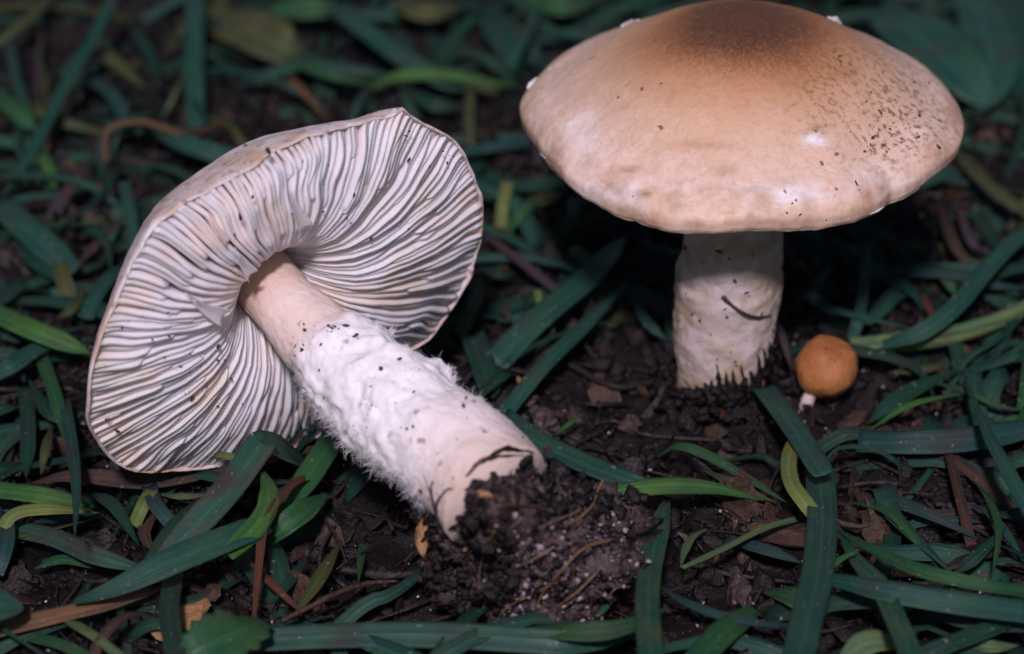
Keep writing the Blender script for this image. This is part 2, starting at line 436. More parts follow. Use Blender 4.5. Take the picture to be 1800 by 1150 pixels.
def gill(phi, s0, j, name='gill'):
    n = 30
    s = s0 + (.993 - s0) * np.linspace(0, 1, n) ** .9
    one = np.ones(n)
    co = np.stack([np.cos(phi) * 3 * one, np.sin(phi) * 3 * one, s * 3.5], -1)
    wob = .045 * vnoise(co, 41) + .026 * vnoise(co * 2.1, 42) * s + .006 * vnoise(np.stack([s * 6, one * j * 7.7, one], -1), 43)
    f = phi + wob
    ze = np.interp(s, ge_s, ge_z) + .05 * vnoise(np.stack([s * 5, one * j * 3.3, one * 2], -1), 44) + rng.normal() * .02
    zf = np.interp(s, fl_s, fl_z) + .02
    if s0 > .2:
        k = np.clip((s - s0) / .10, 0, 1) ** .7
        ze = zf + (ze - zf) * (.15 + .85 * k)
    ze = np.minimum(ze, zf - .015)
    lean = .014 * vnoise(np.stack([np.cos(phi) * 4 * one, np.sin(phi) * 4 * one, s * 6], -1), 45) + .006 * rng.normal()
    lift = rim_lift(s, f)
    rows = []; dep = []
    for q, (zz, th, le) in enumerate(((ze, .027, 1.), (ze * .6 + zf * .4, .036, .6), (zf, .050, 0.))):
        for sg in (-1, 1):
            r = warp(s, f)
            ff = f + lean * le
            off = sg * th * np.interp(s, [.12, .3, .45, 1.], [.5, 1.05, 1.2, 1.35])
            x = r * np.cos(ff) - off * np.sin(ff); y = r * np.sin(ff) + off * np.cos(ff)
            rows.append(W(x, y, zz + lift)); dep.append(np.full(n, q / 2))
    # ring order: edgeL edgeR midR fleshR fleshL midL
    P = np.stack([rows[0], rows[1], rows[3], rows[5], rows[4], rows[2]], 1)
    Dp = np.stack([dep[0], dep[1], dep[3], dep[5], dep[4], dep[2]], 1)
    fc = grid_faces(n, 6, True).tolist() + [[5, 4, 3, 2, 1, 0], [(n - 1) * 6 + q for q in range(6)]]
    return mesh(name, P.reshape(-1, 3), fc, GILL, cap_a, base_a, attrs={'depth': Dp.ravel()})
NG = 96
for j in range(NG):
    a = (j + rng.uniform(-.12, .12)) / NG * 2 * np.pi
    gill(a, .125, j)
    gill(a + np.pi / NG * rng.uniform(.85, 1.15), rng.choice([.42, .55, .68, .34], p=[.3, .3, .25, .15]) + rng.uniform(-.04, .04), j + 500)

# torn, curled gill flaps
def torn(pix, w, tw, sd):
    p0 = [px_plane(x, y, OC + K * h, K) for x, y, h in pix]
    v, f, u = ribbon(p0, w, fold=.0, prof=([0, .6, .93, 1], [.08, .6, 1, .85]), n=18, nc=9, th=.012, facing=unit(K * .8 - VIEW + V(.5, 0, .3)), twist=tw, curl=.75, seed=sd)
    mesh('torn_gill', v, f, GILL, cap_a, base_a, attrs={'depth': np.full(len(v), .1)})
torn([(510,335,.36),(518,370,.44),(531,404,.50)], .34, .3, 1)
torn([(412,435,.36),(424,462,.44),(438,486,.48)], .30, .4, 2)
torn([(325,515,.36),(355,540,.44),(392,556,.50)], .34, -.4, 3)
torn([(365,372,.25),(380,400,.40),(398,428,.45)], .16, .5, 4)

# stem of the toppled mushroom
axis_px = [(495,528),(550,588),(604,640),(655,690),(708,725),(755,765),(805,800),(845,842),(872,872)]
ax = [OC + EZ * 1.0]
for x, y in axis_px:                       # the axis stays in the plane spanned by the stem direction and the picture's side axis
    n_ = unit(np.cross(K, np.cross(K, ray(x, y))))
    ax.append(px_plane(x, y, OC, n_))
ax = np.array(ax)
AX = catmull(ax, 150)
lk = (AX - OC) @ K; LMAX = lk.max()
tt = np.clip(lk / LMAX, 0, 1)
Ts = np.gradient(AX, axis=0); Ts /= np.linalg.norm(Ts, axis=1)[:, None]
A1 = np.cross(Ts, V(0, 0, 1)); A1 /= np.linalg.norm(A1, axis=1)[:, None]; A2 = np.cross(A1, Ts)
R0 = np.interp(tt, [0, .06, .14, .24, .32, .45, .6, .72, .85, 1.], [.60, .62, .66, .72, .86, .92, .96, .96, 1.0, 1.04])
ns = 200; an = np.arange(ns) / ns * 2 * np.pi
dirs = np.cos(an)[None, :, None] * A1[:, None] + np.sin(an)[None, :, None] * A2[:, None]
P0 = AX[:, None] + R0[:, None, None] * dirs
pf = P0.reshape(-1, 3)
wool = np.interp(tt, [.20, .29, .66, .82], [0, 1, 1, .25])[:, None] * np.ones(ns)[None]
disp = wool.ravel() * (.085 * fbm(pf * 2.0, 3, 61) + .016 * fbm(pf * 8, 2, 62, .5)) + .025 * fbm(pf * 1.4, 2, 63) + .012 * fbm(pf * 9, 2, 64)
flow = np.clip(fbm(pf * V(2.0, 2.0, 2.0), 2, 65) - .1, 0, 1) * wool.ravel() * .10
PS = pf + dirs.reshape(-1, 3) * (disp + flow)[:, None]
stem_a = mesh('stem', PS, grid_faces(150, ns, True).tolist() + [[149 * ns + k for k in range(ns)]], STEM_A, FA, base_a, attrs={'t': np.repeat(tt, ns)})
# cottony fibres standing off the stem
PSg = PS.reshape(150, ns, 3); DRf = dirs.reshape(-1, 3)
class Fib:
    def __init__(q): q.v, q.f, q.n = [], [], 0
    def add(q, p, nrm, d0, L, wd):
        d1 = unit(d0 + rng.normal(size=3) * .7 + V(0, 0, -.15)); d2 = unit(d1 + rng.normal(size=3) * .7)
        b = p + d0 * L * .4; c = b + d1 * L * .35; e = c + d2 * L * .25
        sv = unit(np.cross(d0, rng.normal(size=3))) * wd; s2 = unit(np.cross(d0, sv)) * wd
        for o, sc in ((p - nrm * .015, 1.), (b, .85), (c, .6), (e, .2)):
            q.v += [o + sv * sc, o - sv * .5 * sc + s2 * .87 * sc, o - sv * .5 * sc - s2 * .87 * sc]
        for h in (0, 3, 6):
            for k in range(3):
                k2 = (k + 1) % 3; q.f.append([q.n + h + k, q.n + h + k2, q.n + h + 3 + k2, q.n + h + 3 + k])
        q.n += 12
fb = Fib(); i0, i1 = int(np.argmax(tt > .24)), int(np.argmax(tt > .86))
for k in range(7000):
    i = int(np.interp(rng.beta(1.3, 1.3), [0, 1], [i0, i1])); j = rng.integers(ns)
    p, nrm, tg = PSg[i, j], dirs[i, j], Ts[i]; sd = np.cross(nrm, tg)
    if rng.random() > .25 + 1.1 * np.clip(-nrm[2] + .1, 0, 1): continue      # the upper face is worn smooth
    low = np.clip(-nrm[2] * .8 - nrm[0] * .4, 0, 1)
    d0 = unit(nrm * (rng.uniform(.0, .22) + .35 * low) + tg * rng.normal(.2, .7) + sd * rng.normal(0, .7))
    fb.add(p, nrm, d0, rng.uniform(.10, .24) * (1 + .5 * low), rng.uniform(.0018, .0036))
tag(mesh('veil_fibre', fb.v, fb.f, WOOL, stem_a, base_a), kind='stuff')
def near_stem(x, y):                       # point of the stem surface seen at a photo pixel
    q = proj(PS); vis = (DRf @ (-VIEW)) > -.1
    d2 = (q[:, 0] - x) ** 2 + (q[:, 1] - y) ** 2 + np.where(vis, 0, 1e6)
    i = int(np.argmin(d2)); return PS[i], DRf[i]
# tufts: cottony points on the ragged sides of the stem, each a tapering bundle of threads
for x, y, dx, dy, w in [(612,746,-16,6,.12),(632,766,-6,18,.12),(650,790,-10,12,.14),(672,812,-8,12,.10),(560,718,-12,6,.10),(715,838,-10,14,.09),(735,860,-12,12,.09),(805,660,10,-12,.10),(795,650,4,-14,.08),(840,700,12,-3,.06),(665,575,2,-16,.10),(690,585,8,-16,.10),(880,752,8,2,.06),(520,690,-8,4,.08),(590,735,-8,12,.10),(625,760,-10,10,.12),(660,800,-8,12,.12),(695,825,-10,10,.08)]:
    p, nr = near_stem(x, y); d = RIGHT * dx / 98 - UP * dy / 98; L = np.linalg.norm(d); fb = Fib()
    for k in range(55):
        o = rng.normal(size=3) * w * .38
        fb.add(p + o - nr * .04, nr, unit(d / L + nr * .25 - o * 2.2 + rng.normal(size=3) * .25), L * rng.uniform(.5, 1.15), rng.uniform(.003, .006))
    mesh('veil_tuft', fb.v, fb.f, WOOL, stem_a, base_a)

# soil clod hanging on the stem base
BE = AX[-1]
ellipses = [(BE + K * .02 + V(.05, 0, -.12), V(.86, .86, .80)), (px(925, 945, 1.8), V(1.35, 1.0, 1.15)), (px(985, 985, 1.2), V(1.25, 1.0, 1.15)), (px(860, 985, 1.1), V(.95, .8, .95)), (px(925, 1045, .55), V(.85, .75, .75)), (px(1035, 925, 1.3), V(1.05, .8, .75)), (px(1010, 1010, .4), V(1.3, 1.2, .55)), (px(830, 1000, .5), V(.9, .8, .7)), (px(835, 945, 1.5), V(.75, .8, .8)), (px(806, 948, 1.9), V(.42, .5, .42))]
cc = px(930, 955, 1.6)
iv, if_ = ico(6)
rad = np.zeros(len(iv))
for c, e in ellipses:                      # star-shaped union seen from the clod's centre
    o = (cc - c) / e; dv = iv / e
    A_ = (dv ** 2).sum(1); B_ = 2 * dv @ o; C_ = (o ** 2).sum() - 1
    D_ = B_ ** 2 - 4 * A_ * C_
    t1 = np.where(D_ > 0, (-B_ + np.sqrt(np.maximum(D_, 0))) / (2 * A_), 0)
    rad = np.maximum(rad, t1)
rad = np.maximum(rad, .5)
cp0 = cc + iv * rad[:, None]
rad = rad * (1 + .20 * fbm(cp0 * 1.3, 3, 71) + .13 * fbm(cp0 * 4, 3, 72, .6) + .04 * fbm(cp0 * 14, 2, 73))
CL = cc + iv * rad[:, None]
clod = mesh('soil_clod', CL, if_, PINKSOIL, FA, base_a)
vis = (iv @ (-VIEW)) > -.35
sel = rng.choice(np.where(vis)[0], 2600)
v, f = crumbs(CL[sel] + iv[sel] * .01, rng.gamma(2., .016, len(sel)).clip(.012, .13), 1.5, 5)
tag(mesh('clod_grain', v, f, CRUMB, clod, base_a), kind='stuff')
pinksel = [i for i in sel if proj(CL[i])[0] > 880 + rng.normal() * 25 and proj(CL[i])[1] > 900 + rng.normal() * 15][:900]
v, f = crumbs(CL[pinksel] + iv[pinksel] * .02, rng.gamma(2., .010, len(pinksel)).clip(.01, .06), 1.3, 6)
tag(mesh('clod_grit', v, f, GRIT, clod, base_a), kind='stuff')
dark = [i for i in np.where(vis)[0] if proj(CL[i])[0] < 905 or proj(CL[i])[1] < 905]
sel2 = rng.choice(dark, 2600)
v, f = crumbs(CL[sel2] + iv[sel2] * .01, rng.gamma(2.2, .022, len(sel2)).clip(.02, .16), 1.7, 15)
tag(mesh('dark_grain', v, f, CRUMB, clod, base_a), kind='stuff')
def on_clod(x, y, out=.03):
    q = proj(CL); fr = (iv @ (-VIEW)) > 0.0
    d2 = (q[:, 0] - x) ** 2 + (q[:, 1] - y) ** 2 + np.where(fr, 0, 1e6)
    i = int(np.argmin(d2)); return CL[i] + iv[i] * out
for pts, w in [([(1065,948),(1020,965),(980,1000),(950,1040),(940,1062)],.022),([(1060,850),(1040,870),(1032,895),(1010,915),(985,928)],.020),([(1010,905),(960,925),(920,940)],.014),([(990,1010),(950,1030),(900,1055),(880,1075)],.018),([(970,960),(930,985),(890,1000)],.014),([(880,900),(930,890),(975,905)],.012),([(1040,1000),(1000,1040),(960,1070)],.014),([(870,935),(855,985),(850,1030)],.012),([(915,1075),(880,1090),(860,1098)],.015)]:
    v, f, u = tube([on_clod(x, y, .09 + .05 * rng.random()) for x, y in pts], [w * 1.3, w * 1.2, w * .5], 22, 6, .35, int(pts[0][0]))
    mesh('rootlet', v, f, ROOT, clod, base_a)
for k in range(26):
    x, y = rng.uniform(800, 1080), rng.uniform(880, 1060)
    a = rng.uniform(0, 6.28); L = rng.uniform(25, 60)
    p = [on_clod(x + math.cos(a) * L * q + rng.normal() * 6, y + math.sin(a) * L * q * .7 + rng.normal() * 6, .03 + .05 * rng.random()) for q in (0, .35, .7, 1)]
    v, f, u = tube(p, [.010, .008, .004], 16, 5, .3, k); mesh('rootlet', v, f, ROOT if k % 3 else ROOTD, clod, base_a)
for x, y, s, mt in [(745,943,.17,TAN),(758,948,.12,TAN),(838,962,.13,TAN),(852,868,.14,TAN),(900,880,.10,CHIP),(930,850,.12,CHIP),(800,990,.12,CHIPD)]:
    p = on_clod(x, y, .02) if x > 790 else px(x, y, 1.5)
    v, f = crumbs([p], [s], 1.6, int(x), .7, ICO2); mesh('wood_chip', v, f, mt, clod, base_a)
# bark sliver, dark splinters and fine black roots where the stem leaves the soil
for pts, w, mt in [([(868,838),(905,832),(942,822)],.035,CHIPD),([(850,868),(885,848),(930,840)],.03,TWIG),([(930,822),(942,830),(955,842)],.09,CHIPD),([(950,838),(965,850),(980,868)],.09,CHIPD)]:
    p = []
    for x, y in pts: a_, b_ = near_stem(x, y); p.append(a_ + b_ * .05)
    v, f, u = tube(p, [w * .6, w, w * .5], 14, 6, .8, int(pts[0][1])); mesh('bark_sliver', v, f, mt, clod, base_a)
for pts in [[(772,930),(768,890),(758,860),(750,835)],[(770,905),(775,880),(790,862),(802,860)],[(766,885),(762,858),(764,845)],[(775,940),(772,915),(771,890)]]:
    p = []
    for x, y in pts: a_, b_ = near_stem(x, y); p.append(a_ + b_ * .06)
    v, f, u = tube(p, [.03, .015, .006], 18, 6, .2, 3); mesh('rootlet', v, f, ROOTD, clod, base_a)
# soil specks on gills and stem
spx = [(rng.normal(340, 40), rng.normal(690, 45)) for _ in range(38)] + [(rng.uniform(420, 800), rng.uniform(230, 420)) for _ in range(34)] + [(rng.normal(740, 20), rng.normal(370, 40)) for _ in range(16)] + [(rng.uniform(180, 300), rng.uniform(540, 760)) for _ in range(24)]
gp = [px_plane(x, y, OC + K * (.42 if ((x - 495) ** 2 + (y - 515) ** 2) < 250 ** 2 else .2), K) - VIEW * .03 for x, y in spx]
gs = list(rng.gamma(2.2, .010, len(gp)).clip(.010, .05))
st_sp = [(rng.normal(572, 16), rng.normal(578, 7)) for _ in range(16)] + [(rng.normal(522, 8), rng.normal(612, 9)) for _ in range(12)] + [(rng.uniform(560, 940), rng.uniform(590, 880)) for _ in range(110)]
for x, y in st_sp:
    p, nr = near_stem(x, y)
    q = proj(p)
    if np.hypot(q[0] - x, q[1] - y) < 14: gp.append(p + nr * .01); gs.append(float(np.clip(rng.gamma(2., .009), .008, .045)))
v, f = crumbs(np.array(gp), np.array(gs), 1.6, 9)
tag(mesh('soil_speck', v, f, SPECK, FA, base_a), kind='stuff')

# ------------------------------------------------------------------ standing mushroom
base_b = np.array(px(1266, 690, 0))
FB = empty('standing_mushroom', base_b)
tag(FB, 'upright mushroom with broad tan cap and dark brown centre on thick stem', 'mushroom')
ZR = 5.15
CB = px(1302, 216, ZR)
rimb = [(921,232),(945,268),(975,310),(1000,335),(1030,353),(1075,369),(1110,380),(1140,394),(1190,409),(1240,414),(1300,417),(1360,414),(1420,406),(1470,399),(1510,388),(1542,374),(1562,356),(1590,350),(1622,336),(1660,306),(1684,275)]
rb = np.array([px_plane(x, y, V(0, 0, ZR - .18), V(0, 0, 1)) for x, y in rimb]) - CB
pb = np.arctan2(rb[:, 1], rb[:, 0]); rbo = np.hypot(rb[:, 0], rb[:, 1])
back = np.linspace(.12, np.pi - .12, 24)
pa = np.concatenate([pb, back]); ra = np.concatenate([rbo, np.full(24, 4.08)]); o_ = np.argsort(pa); pa, ra = pa[o_], ra[o_]
pa3 = np.concatenate([pa - 2 * np.pi, pa, pa + 2 * np.pi]); ra3 = np.tile(ra, 3)
def RHB(f): return np.interp((f + np.pi) % (2 * np.pi) - np.pi, pa3, ra3)
cpb = [(0,2.12),(.12,2.10),(.26,1.99),(.42,1.74),(.58,1.38),(.72,1.02),(.84,.70),(.945,.42),(1.005,.16),(1.008,-.04),(.998,-.15),(.985,-.20),(.965,-.17),(.94,-.02),(.8,.28),(.5,.72),(.25,.95)]
cs = catmull([(a * 4, b, 0) for a, b in cpb], 170)
nf = 420; fa = np.arange(nf) / nf * 2 * np.pi
SS, FF = np.meshgrid(cs[:, 0] / 4, fa, indexing='ij'); ZZ = np.broadcast_to(cs[:, 1][:, None], SS.shape)
s_, f_, z_ = SS.ravel(), FF.ravel(), ZZ.ravel().copy()
k = np.clip(s_, 0, 1) ** 7
r_ = s_ * (4.04 * (1 - k) + RHB(f_) * k)
pp = np.stack([r_ * np.cos(f_), r_ * np.sin(f_), z_], -1)
wgt = np.clip((s_ - .45) / .5, 0, 1)
z_ = z_ + .07 * fbm(pp * .55, 2, 81) + wgt * (.04 * fbm(pp * 1.2, 2, 82) + .012 * fbm(pp * 6, 3, 83))
fr_ = np.exp(-((f_ - 4.35) / .8) ** 2) * np.exp(-((s_ - .90) / .12) ** 2)      # crinkled front margin
z_ = z_ + fr_ * .07 * fbm(pp * 2.6, 3, 84)
P = CB + np.stack([r_ * np.cos(f_), r_ * np.sin(f_), z_], -1)
pq = proj(P); topside = (np.arange(len(cs)) < 105).repeat(nf)
def blob(x, y, rx, ry, a=0.):
    dx, dy = pq[:, 0] - x, pq[:, 1] - y; ca, sa = math.cos(a), math.sin(a)
    return np.exp(-((dx * ca + dy * sa) / rx) ** 2 - ((-dx * sa + dy * ca) / ry) ** 2)
edge = np.clip((s_ - .90) / .08, 0, 1)
nzb = np.clip(.5 + .9 * fbm(pp * 1.3, 3, 85), 0, 1)
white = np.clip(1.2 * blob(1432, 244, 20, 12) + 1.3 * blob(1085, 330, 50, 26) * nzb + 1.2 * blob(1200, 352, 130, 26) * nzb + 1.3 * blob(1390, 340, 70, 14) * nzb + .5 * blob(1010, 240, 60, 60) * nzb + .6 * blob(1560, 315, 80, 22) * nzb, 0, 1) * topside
brown = np.clip(blob(1430, 228, 24, 5, -.25) + .9 * blob(1105, 299, 22, 7, -.1) + .8 * blob(1135, 340, 18, 8) + .6 * blob(1410, 140, 32, 12, -.2) + .7 * blob(1485, 125, 26, 14) + .55 * blob(1230, 255, 70, 8, .05) + .5 * blob(1265, 300, 26, 12) + .65 * edge * np.clip(.35 + fbm(pp * 3, 3, 86), 0, 1), 0, 1) * topside
dirt = np.clip(.95 * blob(1595, 200, 75, 70, .5) + .7 * blob(1545, 250, 55, 40) + .5 * blob(1500, 110, 90, 50) + .55 * blob(1440, 180, 40, 50) + 1.2 * blob(1472, 102, 16, 7, .6) + .12, 0, 1) * topside
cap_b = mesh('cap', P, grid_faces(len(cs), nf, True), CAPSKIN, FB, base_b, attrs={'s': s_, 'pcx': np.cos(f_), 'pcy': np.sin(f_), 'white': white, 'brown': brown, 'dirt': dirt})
# veil flakes left on the cap's edge
PT = P[topside]; PTq = pq[topside]
def on_cap(x, y):
    i = int(np.argmin((PTq[:, 0] - x) ** 2 + (PTq[:, 1] - y) ** 2)); return PT[i]
for pts, w in [([(912,148),(926,142),(942,136)],.13),([(966,122),(976,118),(988,114)],.12),([(1092,48),(1106,42),(1124,37)],.14),([(1468,5),(1480,10),(1492,18)],.16),([(1528,380),(1545,372),(1556,366)],.07),([(948,270),(952,274),(958,280)],.06)]:
    v, f, u = tube([on_cap(x, y) + V(0, -.02, .03) for x, y in pts], [w * .1, w * .34, w * .08], 10, 7, .7, int(pts[0][0]))
    mesh('veil_flake', v, f, WOOL, cap_b, base_b)
# grains on the cap
cpx = [(rng.normal(1590, 50), rng.normal(205, 45)) for _ in range(60)] + [(rng.uniform(960, 1660), rng.uniform(90, 390)) for _ in range(45)] + [(rng.normal(1472, 8), rng.normal(103, 6)) for _ in range(10)]
c_ = np.array([on_cap(x, y) for x, y in cpx])
v, f = crumbs(c_, rng.gamma(2., .008, len(c_)).clip(.008, .04), 1.6, 12)
tag(mesh('soil_speck', v, f, SPECK, cap_b, base_b), kind='stuff')
# gills under the standing cap (hidden by the cap from above)
gv, gf, gd, c0 = [], [], [], 0
for j in range(110):
    n = 14; phi = j / 110 * 2 * np.pi; s = np.linspace(.24, .955, n); r = s * (4. * (1 - s ** 3) + RHB(np.full(n, phi)) * s ** 3)
    zt = np.interp(s, [.24, .5, .8, .955], [.97, .74, .30, -.06]); zb = np.interp(s, [.24, .32, .5, .75, .955], [.55, .1, -.08, -.02, -.13])
    rows = []
    for zz, sg in ((zb, -1), (zb, 1), (zt, 1), (zt, -1)):
        rows.append(CB + np.stack([r * np.cos(phi) - sg * .022 * np.sin(phi), r * np.sin(phi) + sg * .022 * np.cos(phi), zz], -1))
    Q = np.stack(rows, 1).reshape(-1, 3); gv.append(Q); gf.append(grid_faces(n, 4, True) + c0); gd.append(np.tile([0, 0, 1, 1], n)); c0 += len(Q)
tag(mesh('gill', np.vstack(gv), np.vstack(gf), GILL, cap_b, base_b, attrs={'depth': np.concatenate(gd)}), kind='stuff')
# stem
top_b = CB + V(0, 0, 1.0)
AXb = catmull([base_b + V(0, 0, -.15), base_b + V(.03, .02, 1.2), base_b + V(.10, .03, 2.6), base_b + V(.14, .03, 4.0), top_b], 130)
tb = np.clip((AXb[:, 2]) / AXb[-1, 2], 0, 1)
Rb = np.interp(tb, [0, .06, .15, .3, .45, .6, 1.], [.72, .80, .90, .93, .93, .93, .92])
an = np.arange(180) / 180 * 2 * np.pi
db = np.stack([np.cos(an), np.sin(an), an * 0], -1)
pb_ = (AXb[:, None] + Rb[:, None, None] * db[None]).reshape(-1, 3)
step = np.clip((.43 + .05 * vnoise(pb_ * 1.5, 91) - np.repeat(tb, 180)) / .03, 0, 1)
dsp = .055 * fbm(pb_ * 1.5, 3, 92) + step * (.04 + .035 * fbm(pb_ * 2.2, 3, 93)) + .012 * fbm(pb_ * 9, 2, 94)
PB = pb_ + np.tile(db, (130, 1)) * dsp[:, None]
stem_b = mesh('stem', PB, grid_faces(130, 180, True), STEM_B, FB, base_b, attrs={'t': np.repeat(np.interp(tb, [0, .1, .45, .5, 1.], [1., .78, .5, .2, .12]), 180)})
def on_stem_b(x, y, out=.03):
    q = proj(PB); fr = np.tile(db[:, 1], 130) < .1
    i = int(np.argmin((q[:, 0] - x) ** 2 + (q[:, 1] - y) ** 2 + np.where(fr, 0, 1e6))); return PB[i] + np.tile(db, (130, 1))[i] * out
# soil collar, jagged upward
iv3, if3 = ico(5)
fo = np.arctan2(iv3[:, 1], iv3[:, 0])
Rr = V(1.02, .95, .34)
q = iv3 * Rr
q = q * (1 + .20 * fbm(iv3 * 2.2, 3, 95) + .10 * fbm(iv3 * 7, 2, 96))[:, None] + base_b + V(.12, -.05, .02)
collar = mesh('soil_collar', q, if3, SOIL, FB, base_b)
for x, y, h in [(1262,690,52),(1275,688,34),(1288,690,40),(1250,692,26),(1305,685,44),(1318,680,30),(1330,668,46),(1342,650,40),(1350,630,30),(1215,695,14),(1235,697,16),(1358,605,26)]:
    p = [on_stem_b(x, y + 8, .02), on_stem_b(x + 2, y - h * .4, .04), on_stem_b(x + rng.normal() * 3, y - h, .02)]
    v, f, u = tube(p, [.10, .05, .012], 10, 6, .9, int(x)); mesh('soil_clump', v, f, CRUMB, collar, base_b)
c_ = np.array([on_stem_b(x, y, .02) for x, y in zip(rng.uniform(1188, 1352, 420), 707 - np.abs(rng.normal(0, 9, 420)) - rng.random(420) * np.interp(np.arange(420) % 9, [0, 8], [2, 14]))] + [base_b + V(math.cos(a) * r, math.sin(a) * r, .1 + .25 * rng.random()) for a, r in zip(rng.uniform(0, 6.28, 260), rng.uniform(.75, 1.5, 260))])
v, f = crumbs(c_, rng.gamma(2.2, .026, len(c_)).clip(.02, .17), 1.5, 41)
tag(mesh('base_crumb', v, f, CRUMB, collar, base_b), kind='stuff')
c_ = np.array([on_stem_b(rng.uniform(1185, 1365), rng.uniform(420, 660), .0) for _ in range(60)])
v, f = crumbs(c_, rng.gamma(2., .010, len(c_)).clip(.01, .05), 1.6, 14)
tag(mesh('soil_speck', v, f, SPECK, stem_b, base_b), kind='stuff')
hp = [on_stem_b(1272, 518, .03), on_stem_b(1283, 532, .06), on_stem_b(1303, 547, .07), on_stem_b(1328, 555, .06), on_stem_b(1352, 553, .05)]
v, f, u = tube(hp, [.045, .035, .03, .025, .012], 26, 7, .15, 2)
o = mesh('plant_fibre', v, f, ROOTD, None, hp[0]); tag(o, 'dark curved plant fibre stuck across the upright mushroom stem', 'fibre')

# ------------------------------------------------------------------ little orange mushroom
ob = np.array(px(1418, 709, 0)); ob[2] = gh(ob[0], ob[1])
FO = empty('small_orange_mushroom', ob); tag(FO, 'tiny round orange mushroom button beside the thick stem base', 'mushroom')
oc = px(1453, 646, .66)
iv4, if4 = ico(5)
qz = iv4.copy()
rr = 1 + .06 * fbm(iv4 * 1.6, 2, 97) + .012 * fbm(iv4 * 9, 2, 98) + .010 * np.sin(np.arctan2(iv4[:, 1], iv4[:, 0]) * 46) * np.sqrt(np.clip(1 - iv4[:, 2] ** 2, 0, 1))
qz = iv4 * rr[:, None] * V(.585, .585, .60)
qz[:, 2] = np.where(iv4[:, 2] > .75, qz[:, 2] - .10 * (iv4[:, 2] - .75) / .25, qz[:, 2])
t_ = .28; qz = np.stack([qz[:, 0] * math.cos(t_) + qz[:, 2] * math.sin(t_), qz[:, 1], -qz[:, 0] * math.sin(t_) + qz[:, 2] * math.cos(t_)], -1)
mesh('cap', qz + oc, if4, ORANGE, FO, ob)
v, f, u = tube([ob + V(-.02, .02, -.05), ob + V(.05, .05, .22), oc + V(-.1, 0, -.25)], [.13, .12, .15], 14, 10, .2, 3)
oq = qz + oc; osel = rng.choice(np.where((iv4[:, 1] < .2))[0], 46)
cv_, cf_ = crumbs(oq[osel], rng.gamma(2., .008, 46).clip(.008, .04), 1.5, 51)
tag(mesh('soil_speck', cv_, cf_, SPECK, FO, ob), kind='stuff')
mesh('stem', v, f, mat_plain('small_stem', (.62, .50, .46), .6, 300, .2), FO, ob)

# ------------------------------------------------------------------ grass blades one can pick out
BG = 'single grass blades around the mushrooms'
seedc = [0]
def blade(pts, w, mat, label, name='grass_leaf', cat='grass', group=None, **kw):
    seedc[0] += 1
    p = [px(x, y, z) for x, y, z in pts]
    kw.setdefault('fold', random.uniform(.12, .4)); kw.setdefault('twist', random.uniform(-.35, .35))
    v, f, u = ribbon(p, w / 97, seed=seedc[0], **kw)
    o = mesh(name, v, f, BL[mat], None, p[0], uv=u)
    tag(o, label, cat, {'grass': 'loose grass around the mushrooms', 'dead grass': 'withered grass around the mushrooms', 'stalk': 'dry stalks in the grass'}[cat]); return o
cut = dict(te=.06, tipw=.8)
both = dict(te=.5, ts=.4, basew=.1)
# foreground, under and close to the clod
blade([(430,1128,.5),(640,1118,.7),(820,1120,.8),(1000,1130,.8),(1120,1120,.5)],46,'teal','long flat blue-green blade lying in front of the root clod',te=.3)
blade([(915,1102,.5),(1000,1112,1.0),(1090,1105,1.1),(1175,1068,.9)],36,'green','short bright green blade tip across the flat blue-green blade below the clod',ts=.3,basew=.1)
blade([(1145,1165,2.2),(1138,1080,1.8),(1142,1000,1.3),(1158,930,.9),(1172,880,.5)],40,'spotted','upright grey-green blade with yellowed foot beside the root clod',te=.35,tipw=.3)
blade([(1400,1170,2.2),(1418,1090,1.9),(1438,1000,1.5),(1445,910,.9),(1440,815,.35)],52,'teal','widest upright blue-green blade standing below the orange button',**cut)
blade([(1340,680,.6),(1375,725,.9),(1410,775,1.0),(1448,835,1.0)],42,'teal','broad cut blade slanting between upright stem and orange button',**cut)
blade([(1412,755,.5),(1388,800,.9),(1390,845,1.0),(1412,880,.9),(1432,905,.7)],28,'yellow','kinked yellow-green blade bent beside the widest upright blade',**cut)
blade([(1508,778,.5),(1600,778,.7),(1710,772,.7),(1815,752,.6)],50,'blue','wide soil-stained blue-green blade with square cut end below orange button',te=.2,tipw=.7,fold=.1,twist=.0)
blade([(1815,905,1.2),(1775,835,1.5),(1735,760,1.5),(1690,650,.9)],27,'teal','narrow blade crossing over the wide soil-stained blade',te=.6)
blade([(1810,1042,.8),(1730,1030,1.1),(1620,1005,1.2),(1530,965,1.0),(1462,925,.6)],25,'green','long slim mid-green blade arching to the widest upright blade')
blade([(1815,1080,1.0),(1680,1062,1.3),(1560,1042,1.4),(1470,1022,1.2),(1416,1012,1.0)],42,'teal','long blue-green blade whose pointed tip crosses the widest upright blade',te=.55)
blade([(1605,1165,1.8),(1578,1100,1.5),(1545,1035,1.2),(1500,980,.9),(1468,915,.5)],36,'spotted','slanting blade with yellow spots rising from under the slim green one',te=.5)
blade([(1500,885,.3),(1570,885,.5),(1640,908,.6),(1720,948,.3)],25,'blue','dull blue-green blade arched over dead brown leaf',**both)
blade([(1494,882,.4),(1560,900,.6),(1605,945,.5),(1650,1000,.2)],15,'green','thin green blade bending down onto the dead brown leaf',**both)
blade([(1712,845,.4),(1742,885,.8),(1755,940,.9),(1742,1025,.5)],14,'green','thin curved green blade over the slim arching blade',**both)
blade([(1672,1012,.3),(1715,980,.6),(1770,925,.8)],22,'dark','short dark blade beside the thin curved green one',**both)
blade([(1800,985,.4),(1770,940,.6),(1735,900,.6),(1705,885,.4)],16,'teal','small blue-green blade crossing the thin curved green one',**both)
